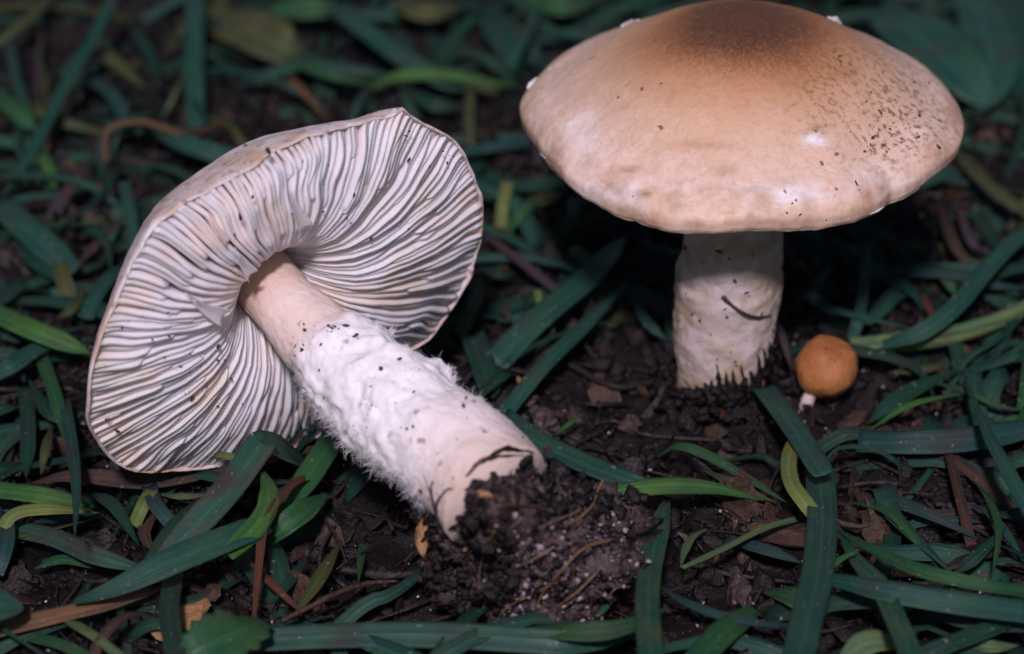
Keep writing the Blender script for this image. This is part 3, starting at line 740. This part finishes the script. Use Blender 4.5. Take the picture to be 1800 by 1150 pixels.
blade([(1148,1022,.6),(1200,1058,.7),(1270,1085,.7),(1345,1098,.6),(1420,1100,.4)],16,'blue','thin grooved blade arching from the grey-green upright blade',fold=.7,**both)
blade([(1400,912,.4),(1345,928,.6),(1270,965,.8),(1200,998,.9)],11,'pale','thin straw-tipped blade end meeting a folded sliver',te=.2,tipw=.6)
blade([(1196,998,.85),(1204,968,.8),(1218,945,.6),(1245,928,.3)],14,'pale','small folded pale sliver of grass close to the clod',**both)
blade([(1278,950,.3),(1340,965,.5),(1410,990,.4)],24,'blue','short blue-green blade tucked against the widest upright blade',**both)
blade([(1225,1165,.9),(1270,1115,.8),(1330,1070,.4)],46,'green','broad green blade stub below the thin grooved blade',te=.4,tipw=.4)
blade([(1340,1040,.2),(1390,1050,.5),(1440,1070,.5),(1500,1040,.3)],44,'green','broad green blade piece lying behind the widest upright blade',**both)
blade([(1455,1010,.8),(1475,985,1.1),(1512,966,1.2)],11,'bright','tiny vivid green shoot by the widest upright blade',**both)
blade([(880,735,.5),(960,785,.6),(1040,822,.7),(1115,848,.7),(1190,858,.5)],42,'teal','wide dark blade running from the toppled stem to the clod',te=.4)
blade([(1035,878,.7),(1100,858,1.0),(1180,850,1.0),(1260,856,.8),(1345,880,.4)],34,'bright','glossy bright green blade curling out behind the clod',fold=.05,curl=-.5,**both)
blade([(1155,805,.3),(1190,786,.7),(1240,800,.7),(1320,845,.5),(1385,885,.3)],19,'green','arched green blade over wet soil behind the glossy bright one',**both)
blade([(1232,825,.3),(1290,850,.5),(1365,885,.3)],17,'olive','brownish olive blade under the arched green blade',**both)
blade([(1075,1005,.3),(1070,1045,.6),(1040,1080,.5),(985,1098,.3)],26,'green','curled green blade at the foot of the clod',**both)
blade([(975,765,.3),(1000,745,.5),(1028,725,.5)],9,'bright','tiny light green sliver on soil above the wide dark blade',**both)
blade([(1270,735,.2),(1262,700,.2)],10,'red','small reddish splinter of grass under the upright stem')
blade([(1600,1165,.6),(1680,1130,.8),(1815,1080,.7)],30,'dark','dark blade low under the long pointed blue-green blade',te=.3)
blade([(1620,1075,.5),(1700,1095,.7),(1815,1112,.6)],24,'blue','half hidden blue-green blade with dark bars in the shade',**both)
blade([(1470,1165,.5),(1530,1130,.6),(1610,1135,.3)],44,'pale','broad pale green leaf blade showing below the spotted blade',**both)
blade([(1690,1130,.4),(1740,1138,.5),(1790,1135,.3)],26,'pale','rounded pale green blade end beside the dark low blade',**both)
# foreground left
blade([(545,835,.4),(505,800,1.2),(468,783,1.6),(455,790,1.65),(400,865,1.3),(330,940,.9),(262,1010,.5)],52,'half','folded half-withered blade leaning over the toppled cap edge',te=.25,tipw=.4,fold=.35,n=40)
blade([(470,925,1.1),(400,950,1.25),(300,990,1.2),(215,1030,1.0),(130,1060,.8)],50,'teal','torn blue-green blade lying across the half-withered folded blade',te=.5,tipw=.15,ts=.1,basew=.6,fold=.3)
blade([(-25,1112,.6),(90,1086,.6),(190,1062,.6),(300,1030,.4)],30,'straw','flat brown straw under the torn blue-green blade',te=.3,name='dead_grass_leaf',cat='dead grass')
blade([(55,850,.3),(130,838,.5),(260,846,.5),(390,822,.5),(500,800,.5),(580,782,.3)],38,'brown','long brown withered leaf under the toppled cap edge',name='dead_grass_leaf',cat='dead grass',**both)
blade([(-15,862,.8),(70,872,1.0),(165,892,.7)],34,'bright','bright green blade over the end of the brown withered leaf',te=.3)
blade([(-5,945,.6),(25,905,.9),(90,895,1.0),(175,902,.6)],24,'yellow','yellow-green bent blade below the bright green one',te=.4)
blade([(5,928,.4),(90,945,.6),(170,978,.7),(265,1005,.5)],36,'half','soil-flecked blade passing under the torn blue-green blade',te=.4)
blade([(112,700,.5),(126,780,1.2),(134,860,1.6),(131,948,1.9)],22,'teal','slim blade hanging point-down over the brown withered leaf',te=.6)

blade([(590,765,1.0),(560,812,1.0),(520,870,.8),(470,935,.5)],46,'green','square-cut green blade pointing up beside the woolly stem',te=.5)
blade([(462,830,1.3),(473,870,1.3),(458,915,1.3),(400,975,1.1)],36,'bright','twisted bright green blade with ragged end by the folded one',ts=.4,basew=.2,te=.15,tipw=.7,twist=.9)
blade([(575,850,.4),(530,845,1.0),(490,880,1.3),(464,930,1.2),(456,990,.9),(446,1095,.4)],15,'red','long reddish dry stalk arching over the square-cut blade',name='dry_stalk',cat='stalk',te=.3,tipw=.4,fold=.6,n=36)
blade([(580,868,.6),(540,900,.9),(500,930,.8),(468,962,.4)],44,'green','dark glossy blade curled behind the reddish dry stalk',curl=.5,**both)
blade([(640,955,.5),(634,985,.7),(630,1025,.8)],15,'green','short pointed blade sticking up beside the clod',te=.7)
blade([(600,950,.3),(560,1020,.5),(515,1085,.3)],24,'olive','dull olive blade in the shade under the woolly stem',**both)
blade([(540,980,.3),(510,1020,.4),(480,1060,.3)],20,'dark','dark blade next to the dull olive one',**both)
blade([(425,975,.3),(480,1030,.5),(545,1090,.3)],13,'red','brown dry stalk crossing low under the reddish stalk',name='dry_stalk',cat='stalk',fold=.6,**both)
blade([(305,1010,.5),(298,1080,.9),(312,1170,1.2)],34,'dark','dark upright blade beside the lobed leaf',te=.1)
blade([(105,1085,.5),(160,1115,.8),(225,1165,1.0)],17,'pale','light green narrow blade under the flat brown straw',ts=.3,basew=.1,te=.1)
blade([(50,1120,.3),(110,1135,.5),(170,1165,.5)],20,'green','green blade beneath the end of the brown straw',te=.1)
blade([(355,795,.9),(405,803,1.0),(470,818,.7)],14,'yellow','small pale blade tip touching the toppled cap edge',**both)
blade([(275,868,.3),(320,873,.6),(385,868,.4)],12,'pale','thin light green blade under the brown withered leaf',**both)
blade([(236,925,.3),(252,890,.6),(268,862,.6)],24,'yellow','yellow withering stub under the brown withered leaf',te=.2,tipw=.7)
blade([(262,855,.5),(275,890,.7),(310,930,.5),(345,960,.3)],26,'blue','blue-green blade dropping from the brown withered leaf',te=.3)
blade([(150,865,.3),(200,890,.5),(245,960,.3)],24,'dark','dark blade in the gap beside the yellow stub',**both)
blade([(60,1000,.3),(110,985,.4),(170,1000,.3)],18,'green','small green blade low between the straw and flecked blade',**both)
blade([(-10,1010,.4),(8,960,.7),(12,900,.7)],34,'blue','blue-green upright blade crossing the bent yellow-green blade',te=.3)
# left middle
blade([(-15,550,.8),(60,582,1.0),(160,622,.7)],42,'bright','bright green blade pointing at the toppled cap flank',te=.3)
blade([(-15,660,.6),(25,640,.8),(75,610,.7),(140,605,.5)],36,'teal','short blue-green blade just under the bright pointing blade',te=.5)
blade([(65,605,.4),(95,690,.7),(122,790,.5)],26,'green','green blade hanging below the bright pointing blade',te=.4)
blade([(50,665,.3),(80,720,.6),(105,745,.5)],24,'dark','dark short blade under the green hanging blade',**both)
blade([(45,680,.3),(50,760,.6),(46,840,.4)],28,'dark','dark upright blade standing over the brown withered leaf',te=.3)
blade([(92,745,.4),(80,790,.7),(72,835,.4)],18,'olive','olive bent blade beside the dark upright blade',**both)
blade([(0,360,.5),(60,415,.7),(130,478,.5)],58,'teal','widest slanting blade near the toppled cap',te=.25,tipw=.6)
blade([(218,318,.9),(230,380,.8),(238,450,.5)],26,'teal','square-cut upright blade behind the toppled cap rim',te=.1,tipw=.9)
blade([(60,255,.5),(82,290,.7),(98,335,.5)],26,'bright','small bright blade above the widest slanting blade',te=.3)
blade([(-10,160,.6),(25,195,.8),(65,230,.6)],38,'green','broad soft green blade crossed by the very long narrow blade',te=.3)
blade([(15,70,.5),(32,150,.8),(62,220,.6)],22,'teal','narrow arched blade meeting the broad soft green blade')
blade([(205,-15,1.4),(155,85,1.2),(105,170,1.0),(60,260,.8),(5,345,.4)],26,'teal','very long narrow blade slanting through the background grass',te=.3)
blade([(344,-15,1.2),(342,100,.9),(345,225,.4)],40,'teal','wide upright blade standing behind the toppled cap',te=.1,tipw=.8)
blade([(255,210,.4),(320,250,.8),(430,285,.7)],42,'teal','wide blade lying close behind the toppled cap rim',ts=.4,basew=.1,te=.1)
blade([(160,140,.4),(200,170,.7),(224,220,.5)],30,'blue','bluish bent blade between the long slanting and wide upright blades',te=.2)
blade([(-10,80,.5),(40,42,.8),(95,-12,.8)],22,'olive','olive blade slanting in the far grass',te=.2)
blade([(285,205,.3),(305,170,.6),(328,115,.6)],10,'pale','fine pale blade beside the wide upright blade',**both)
blade([(186,285,.3),(190,228,.9),(250,214,1.0),(330,236,.8),(405,208,.6)],12,'straw','arched dry straw behind the toppled cap rim',name='dead_grass_leaf',cat='dead grass',n=40,te=.3)
blade([(75,390,.4),(120,335,.6),(165,270,.4)],26,'purple','purplish brown dead blade above the widest slanting blade',name='dead_grass_leaf',cat='dead grass',**both)
blade([(130,470,.3),(180,420,.5),(230,370,.4)],18,'brown','brown dead blade beside the square-cut upright blade',name='dead_grass_leaf',cat='dead grass',**both)
blade([(20,420,.3),(70,470,.5),(160,520,.3)],26,'dark','dark blade parallel to the widest slanting blade',**both)
blade([(75,30,.4),(68,130,.6),(72,200,.4)],14,'purple','thin purplish dead stalk in the far grass',name='dead_grass_leaf',cat='dead grass',**both)
blade([(225,40,.4),(260,90,.6),(285,160,.4)],22,'dark','dim dark blade near the wide upright blade',**both)
blade([(165,70,.4),(200,110,.6),(260,160,.4)],34,'olive','dim olive blade under the long slanting blade',**both)
blade([(150,560,.3),(175,510,.5),(215,465,.3)],30,'teal','blue-green blade tucked against the toppled cap flank',te=.3)
blade([(100,560,.2),(130,540,.4),(150,500,.3)],22,'olive','dull blade in shadow under the toppled cap flank',**both)
# background middle
blade([(590,15,.8),(680,85,.9),(770,140,.7),(830,160,.4)],46,'teal','wide blade slanting above the pointed tip of the toppled cap',te=.3)
blade([(480,95,.5),(570,130,.8),(660,152,.5)],28,'green','green blade above the toppled cap crossing a dead stalk',**both)
blade([(640,158,.4),(710,132,.8),(810,136,.8),(910,152,.4)],32,'bright','soft bright green blade between the two big mushrooms',**both)
blade([(616,215,.3),(628,185,.6),(648,150,.6)],15,'teal','small blade rising behind the toppled cap top',te=.4)
blade([(826,255,.3),(825,200,.6),(828,145,.6)],22,'olive','olive upright blade between the two caps',te=.3)
blade([(810,268,.4),(870,258,.6),(945,248,.4)],26,'blue','bluish level blade between the two caps',te=.2)
blade([(895,115,.4),(920,70,.7),(955,0,.7)],24,'teal','slanting blade near the upright tan cap edge',te=.3)
blade([(492,120,.3),(530,160,.5),(580,215,.3)],18,'straw','dry brown stalk behind the toppled cap top',name='dead_grass_leaf',cat='dead grass',**both)
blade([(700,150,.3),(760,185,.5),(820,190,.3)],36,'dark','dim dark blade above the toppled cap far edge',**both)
blade([(880,400,.2),(884,360,.6),(893,320,.8)],24,'yellow','pale yellow cut stub between the two mushrooms',**cut)
blade([(893,400,.2),(915,375,.5),(948,350,.6)],30,'green','rounded green stub next to the pale yellow stub',te=.5)
blade([(965,425,.2),(990,405,.4),(1028,382,.5)],24,'green','dim green stub in the shade of the tan cap',te=.5)
blade([(850,412,.4),(910,458,.6),(1000,530,.4)],17,'purple','purplish dead stalk slanting between the two mushrooms',name='dry_stalk',cat='stalk',fold=.6,te=.2,tipw=.6)
blade([(870,640,.5),(950,560,.9),(1030,495,.8),(1100,415,.5)],50,'teal','broad blade slanting into the shade of the tan cap',te=.25)
blade([(885,730,.4),(950,650,.8),(1030,570,.8),(1105,495,.5)],30,'teal','narrower blade parallel to the broad shaded one',te=.4)
blade([(830,590,.4),(850,650,.6),(868,700,.4)],46,'dark','dark blade dropping behind the woolly stem',te=.2)
blade([(812,585,.3),(830,545,.6),(848,495,.5)],26,'olive','olive blade at the stem-side flank of the toppled cap',te=.3)
blade([(955,560,.4),(948,530,.6),(944,510,.7)],14,'yellow','tiny yellow-green stub by the broad shaded blade',**cut)
blade([(840,470,.3),(875,480,.5),(905,478,.3)],28,'dark','dark short blade below the pale yellow stub',**both)
blade([(880,510,.2),(890,545,.3),(900,570,.2)],14,'purple','thin dead stalk near the far flank of the toppled cap',name='dry_stalk',cat='stalk',**both)
# right side
blade([(1690,275,.5),(1740,330,.8),(1815,385,.6)],32,'olive','olive blade slanting down from behind the tan cap',te=.3)
blade([(1650,355,.4),(1672,420,.6),(1705,475,.3)],24,'brown','brown dead blade at the edge of the tan cap shadow',name='dead_grass_leaf',cat='dead grass',**both)
blade([(1735,445,.3),(1705,420,.6),(1680,350,.6)],20,'purple','purplish dead blade crossing the brown dead one',name='dead_grass_leaf',cat='dead grass',**both)
blade([(1540,612,.5),(1620,585,.9),(1680,540,1.1),(1745,465,1.2),(1815,395,1.2)],36,'teal','long blade rising from the pale green stalk beside orange button',ts=.25,basew=.4,te=.1)
blade([(1575,485,.3),(1670,482,.6),(1740,500,.6),(1815,508,.4)],27,'blue','level blue-green blade behind the long rising one',**both)
blade([(1498,598,.3),(1512,545,.7),(1530,425,.9)],22,'teal','upright blade half lost in the tan cap shadow',te=.3)
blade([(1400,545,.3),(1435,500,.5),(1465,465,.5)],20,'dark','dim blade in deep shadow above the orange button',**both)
blade([(1640,465,.3),(1665,490,.5),(1680,520,.3)],26,'green','short green blade below the brown dead one',**both)
blade([(1525,745,.3),(1590,695,.6),(1690,650,.5)],34,'dark','dark green blade beside the orange button',**both)
blade([(1530,755,.5),(1600,712,.8),(1700,690,.6)],13,'bright','thin bright blade along the dark green one',**both)
blade([(1625,670,.5),(1690,685,.7),(1760,715,.6),(1815,722,.4)],13,'green','thin green blade passing under the narrow crossing blade',**both)
blade([(1740,745,.4),(1780,735,.6),(1815,730,.5)],10,'bright','tiny bright blade above the wide soil-stained blade',**both)
blade([(1700,650,.5),(1760,635,.6),(1815,630,.5)],10,'blue','fine blue-green blade at the tip of the crossing blade',te=.2)
blade([(1795,720,.5),(1802,660,.8),(1806,600,.8)],18,'green','green upright blade end crossing the fine blades')
blade([(1560,655,.3),(1620,650,.4),(1670,640,.3)],18,'olive','dull green stub below the pale green stalk',**both)
blade([(1785,760,.5),(1800,740,.6),(1815,700,.6)],26,'green','rounded green blade fold above the stained blade',te=.3)
blade([(1640,640,.2),(1660,655,.4),(1690,668,.2)],18,'brown','small brown dead scrap beside the dark green blade',name='dead_grass_leaf',cat='dead grass',**both)
blade([(1610,500,.2),(1635,545,.3),(1650,575,.2)],16,'red','reddish dead scrap under the long rising blade',name='dead_grass_leaf',cat='dead grass',**both)
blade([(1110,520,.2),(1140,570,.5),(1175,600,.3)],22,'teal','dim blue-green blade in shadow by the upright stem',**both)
blade([(1365,560,.6),(1378,600,.6),(1392,650,.3)],14,'purple','brownish sliver standing between upright stem and orange button',name='dead_grass_leaf',cat='dead grass',**both)
# pale green stalk (a tube)
sp_ = [px(1495, 612, .45), px(1570, 603, .5), px(1660, 592, .55), px(1750, 566, .55), px(1815, 535, .5)]
v, f, u = tube(sp_, [.20, .20, .19, .17, .15], 30, 12, .12, 4)
tag(mesh('grass_stalk', v, f, BL['pale'], None, sp_[0], uv=u), 'thick pale green stalk lying behind the orange button', 'stalk')

# broad leaves
def leaf(pts, w, mat, label, serr=0., **kw):
    p = [px(x, y, z) for x, y, z in pts]
    t = np.linspace(0, 1, 60); pr = np.sin(np.pi * np.clip(t, 0, 1) ** .8) ** .7 * .96 + .04
    if serr: pr = pr * (1 + serr * np.abs(((t * 7) % 1) - .5) * 2 - serr / 2)
    v, f, u = ribbon(p, w / 97, fold=.18, n=60, nc=9, prof=(t, pr), th=.025, **kw)
    tag(mesh('broad_leaf', v, f, BL[mat], None, p[0], uv=u), label, 'leaf', 'broad leaves in the grass')
leaf([(1545,20,.6),(1610,60,1.0),(1690,130,1.0),(1740,190,.6)],150,'teal','large dark blue-green leaf behind the tan cap shoulder')
leaf([(1700,-30,.8),(1735,60,1.0),(1745,130,.9),(1720,200,.5)],120,'teal','second large leaf overlapping the one behind the tan cap')
leaf([(1775,-20,.6),(1800,80,.9),(1805,200,.5)],110,'dark','dark large leaf at the edge of the overlapping large leaves')
leaf([(375,40,.5),(430,50,.8),(490,80,.8),(540,110,.4)],120,'olive','round olive leaf behind the wide upright blade')
leaf([(470,20,.5),(560,15,.7),(620,10,.4)],60,'green','soft green leaf beside the round olive leaf')
leaf([(320,1165,1.0),(375,1130,1.2),(430,1105,1.1),(462,1090,.8)],100,'green','lobed dark green leaf in front of the dry stalks',serr=.22)
leaf([(-60,1070,1.2),(-20,1062,1.4),(42,1068,1.2)],75,'teal','rounded blue-green leaf tip beside the flat brown straw')
leaf([(690,0,.5),(750,20,.7),(830,5,.4)],60,'olive','dull leaf in the far grass above the soft bright blade')
leaf([(860,20,.5),(880,60,.7),(905,130,.3)],70,'dark','dim leaf in the gap between the two caps')
leaf([(900,-10,.5),(990,10,.7),(1060,-8,.4)],60,'green','leaf peeking over behind the pale side of the tan cap')

# loose chips, twigs and a pebble
def chip(x, y, z, s, mat, label, name='wood_chip', cat='chip', st=1.6, fl=.35):
    p = px(x, y, z); v, f = crumbs([p], [s], st, int(x + y), fl, ICO2)
    tag(mesh(name, v, f, mat, None, p, smooth=False), label, cat, 'loose scraps on the soil')
chip(330,1088,.25,.36,TAN,'pale tan chip half covered by the lobed leaf')
chip(288,1112,.25,.30,TAN,'pale tan chip beside the dark upright blade')
chip(365,1045,.2,.22,CHIP,'small brown chip behind the lobed leaf')
chip(1310,895,.15,.45,CHIP,'reddish brown bark chip under the arched green blade',st=2.6)
chip(1385,940,.15,.36,CHIP,'reddish brown bark chip beside the widest upright blade',st=2.2)
chip(1660,985,.15,.75,CHIPD,'flat dead brown leaf scrap under thin green blades','dead_leaf','dead leaf',1.4,.18)
chip(1545,935,.2,.35,CHIP,'brown bark chip behind the slim arching blade',st=2.2)
chip(1480,1105,.15,.5,CHIPD,'flat brown litter scrap below the spotted blade','dead_leaf','dead leaf',2.0,.2)
chip(680,1000,.15,.5,CHIPD,'flat brown litter scrap beside the root clod','dead_leaf','dead leaf',2.4,.2)
chip(960,745,.2,.28,PINKSOIL,'pinkish soil lump behind the toppled stem','soil_lump','soil lump',1.2,.8)
chip(917,678,.3,.12,TAN,'tiny pale chip beside the narrower shaded blade')
chip(935,704,.3,.13,PINKSOIL,'tiny whitish grit on soil behind the woolly stem','soil_lump','soil lump')
chip(1110,745,.2,.2,CHIP,'small brown crumb on bare soil near the upright stem')
chip(1300,1040,.2,.40,PINKSOIL,'greyish soil lump beside the grey-green upright blade','soil_lump','soil lump',1.3,.7)
chip(560,1045,.2,.25,CHIP,'small brown chip under the dull olive blade')
def twig(pts, r, label, mat=TWIG):
    p = [px(*q) for q in pts]; v, f, u = tube(p, [r * .8, r, r * .5], 26, 7, .35, int(pts[0][0]))
    tag(mesh('twig', v, f, mat, None, p[0]), label, 'twig', 'twigs on the soil')
twig([(495,1092,.5),(555,1062,.6),(600,1040,.6),(650,1025,.5),(700,1022,.4)],.055,'thin crooked brown twig lying near the clod',CHIP)
twig([(600,1000,.3),(680,1012,.3),(760,1005,.3)],.08,'dark twig in the shade beside the clod',CHIPD)
twig([(1420,1100,.3),(1450,1110,.3),(1500,1098,.3)],.04,'dark thin twig below the widest upright blade',CHIPD)
twig([(560,900,.3),(590,940,.5),(610,990,.3)],.03,'fine dark twig under the woolly stem',CHIPD)
twig([(1000,640,.2),(1080,680,.3),(1150,670,.2)],.06,'dark twig on bare soil behind the narrower shaded blade',CHIPD)
twig([(1440,905,.3),(1500,925,.35),(1560,915,.3)],.05,'brown twig among bark chips behind the slim green blade',CHIP)

# ------------------------------------------------------------------ uncountable cover: crumbs, litter fibres, the rest of the grass
n = 17000
cx, cy = rng.uniform(-16, 9, n), rng.uniform(-12, 19, n)
sz = np.where(rng.random(n) < .06, rng.uniform(.12, .32, n), rng.gamma(1.6, .030, n).clip(.02, .28))
c_ = np.column_stack([cx, cy, ground_h(np.column_stack([cx, cy])) + sz * .3])
v, f = crumbs(c_, sz, 1.5, 21)
tag(mesh('soil_crumb', v, f, CRUMB, smooth=True), 'dark wet crumbs of soil scattered over the ground', 'soil', kind='stuff')
n = 1500
cx, cy = rng.uniform(-16, 9, n), rng.uniform(-12, 12, n)
sz = rng.uniform(.07, .30, n)
c_ = np.column_stack([cx, cy, ground_h(np.column_stack([cx, cy])) + .05 + .12 * rng.random(n)])
h = n // 3
for a_, b_, mt, lb in ((0, h, CHIP, 'reddish brown rotted leaf crumbs strewn on the soil'), (h, n, CHIPD, 'dark rotted leaf crumbs strewn on the soil')):
    v, f = crumbs(c_[a_:b_], sz[a_:b_], 2.2, 33 + a_, .22)
    tag(mesh('leaf_litter', v, f, mt, smooth=False), lb, 'litter', kind='stuff')
n = 2600
cx, cy = rng.uniform(-16, 9, n), rng.uniform(-12, 8, n)
keep = vnoise(np.column_stack([cx * .5, cy * .5, cx * 0]), 77) > -.1
cx, cy = cx[keep], cy[keep]
sz = rng.gamma(2., .009, len(cx)).clip(.01, .045)
v, f = crumbs(np.column_stack([cx, cy, ground_h(np.column_stack([cx, cy])) + .06 + .14 * rng.random(len(cx))]), sz, 1.2, 35)
tag(mesh('wet_grit', v, f, GRIT), 'tiny wet glinting grains on the soil', 'grit', kind='stuff')
fv, ff_, fu, c0 = [], [], [], 0
for k in range(1500):
    x, y = rng.uniform(-16, 9), rng.uniform(-12, 18); a = rng.uniform(0, 6.28); L = rng.uniform(.4, 2.0)
    if any(np.hypot(x - q[0], y - q[1]) < 1.1 for q in (px(1440, 725, 0), px(1266, 690, 0))): continue
    g = gh(x, y); dv = V(math.cos(a), math.sin(a), rng.normal() * .15) * L / 2
    p = V(x, y, g + rng.uniform(.03, .25)); v, f, u = tube([p - dv, p + V(*rng.normal(size=3)) * .08, p + dv], rng.uniform(.012, .05), 6, 5, .5, k)
    fv.append(v); ff_ += [[q + c0 for q in ff] for ff in f]; c0 += len(v)
tag(mesh('plant_litter', np.vstack(fv), ff_, CHIPD), 'fine brown plant litter strewn over the soil', 'litter', kind='stuff')
def carpet(n, mats, seed, label, zone):
    r = np.random.default_rng(seed); random.seed(seed)
    fv, ff_, fu, c0 = [], [], [], 0
    while n > 0:
        x, y = r.uniform(-24, 16), r.uniform(-14, 34)
        if not zone(x, y, r): continue
        n -= 1
        a = r.uniform(0, 6.28); L = r.uniform(1.5, 5.0); h = r.uniform(.1, .9)
        d = V(math.cos(a), math.sin(a), 0)
        g = gh(x, y); p = V(x, y, g - .05)
        pts = [p, p + d * L * .3 + V(0, 0, h * .9), p + d * L * .65 + V(*r.normal(size=2), 0) * .25 + V(0, 0, h), p + d * L + V(*r.normal(size=2), 0) * .5 + V(0, 0, h * r.uniform(.2, .9))]
        if any(np.hypot(q[0] - b[0][0], q[1] - b[0][1]) < b[1] * .75 for q in pts for b in bare): continue
        v, f, u = ribbon(pts, r.uniform(.10, .42), fold=r.uniform(.1, .4), te=.6, n=10, nc=3, th=.015, twist=r.uniform(-.6, .6), seed=int(n))
        fv.append(v); fu.append(u); ff_ += [[q + c0 for q in ff] for ff in f]; c0 += len(v)
    tag(mesh('grass', np.vstack(fv), ff_, mats, uv=np.vstack(fu)), label, 'grass', kind='stuff')
bare = [(px(1100, 720, 0), 2.2), (px(950, 1000, 0), 2.3), (px(1300, 930, 0), 1.6), (px(640, 1000, 0), 1.4), (px(1266, 690, 0), 1.7), (px(1445, 715, 0), 1.5), (px(420, 800, 0), 1.0)]
def zone_far(x, y, r): return y > -1.0 or x < -13 or x > 7
def zone_near(x, y, r):
    q = proj(V(x, y, 0))
    if not (-14 < y < 3): return False
    return all(np.hypot(x - b[0][0], y - b[0][1]) > b[1] for b in bare)
def zone_far2(x, y, r):
    return zone_far(x, y, r) and all(np.hypot(x - b[0][0], y - b[0][1]) > b[1] for b in bare)
carpet(620, BL['dark'], 101, 'dense dark green grass filling the ground behind the mushrooms', zone_far2)
carpet(330, BL['teal'], 102, 'dense blue-green grass filling the ground behind the mushrooms', zone_far2)
carpet(120, BL['olive'], 103, 'withered olive grass mixed into the sward', zone_far2)
carpet(230, BL['dark'], 104, 'short dark grass in the gaps around the mushrooms', zone_near)
carpet(110, BL['teal'], 106, 'short blue-green grass in the gaps around the mushrooms', zone_near)
carpet(60, BL['brown'], 105, 'brown dead grass in the gaps around the mushrooms', zone_near)
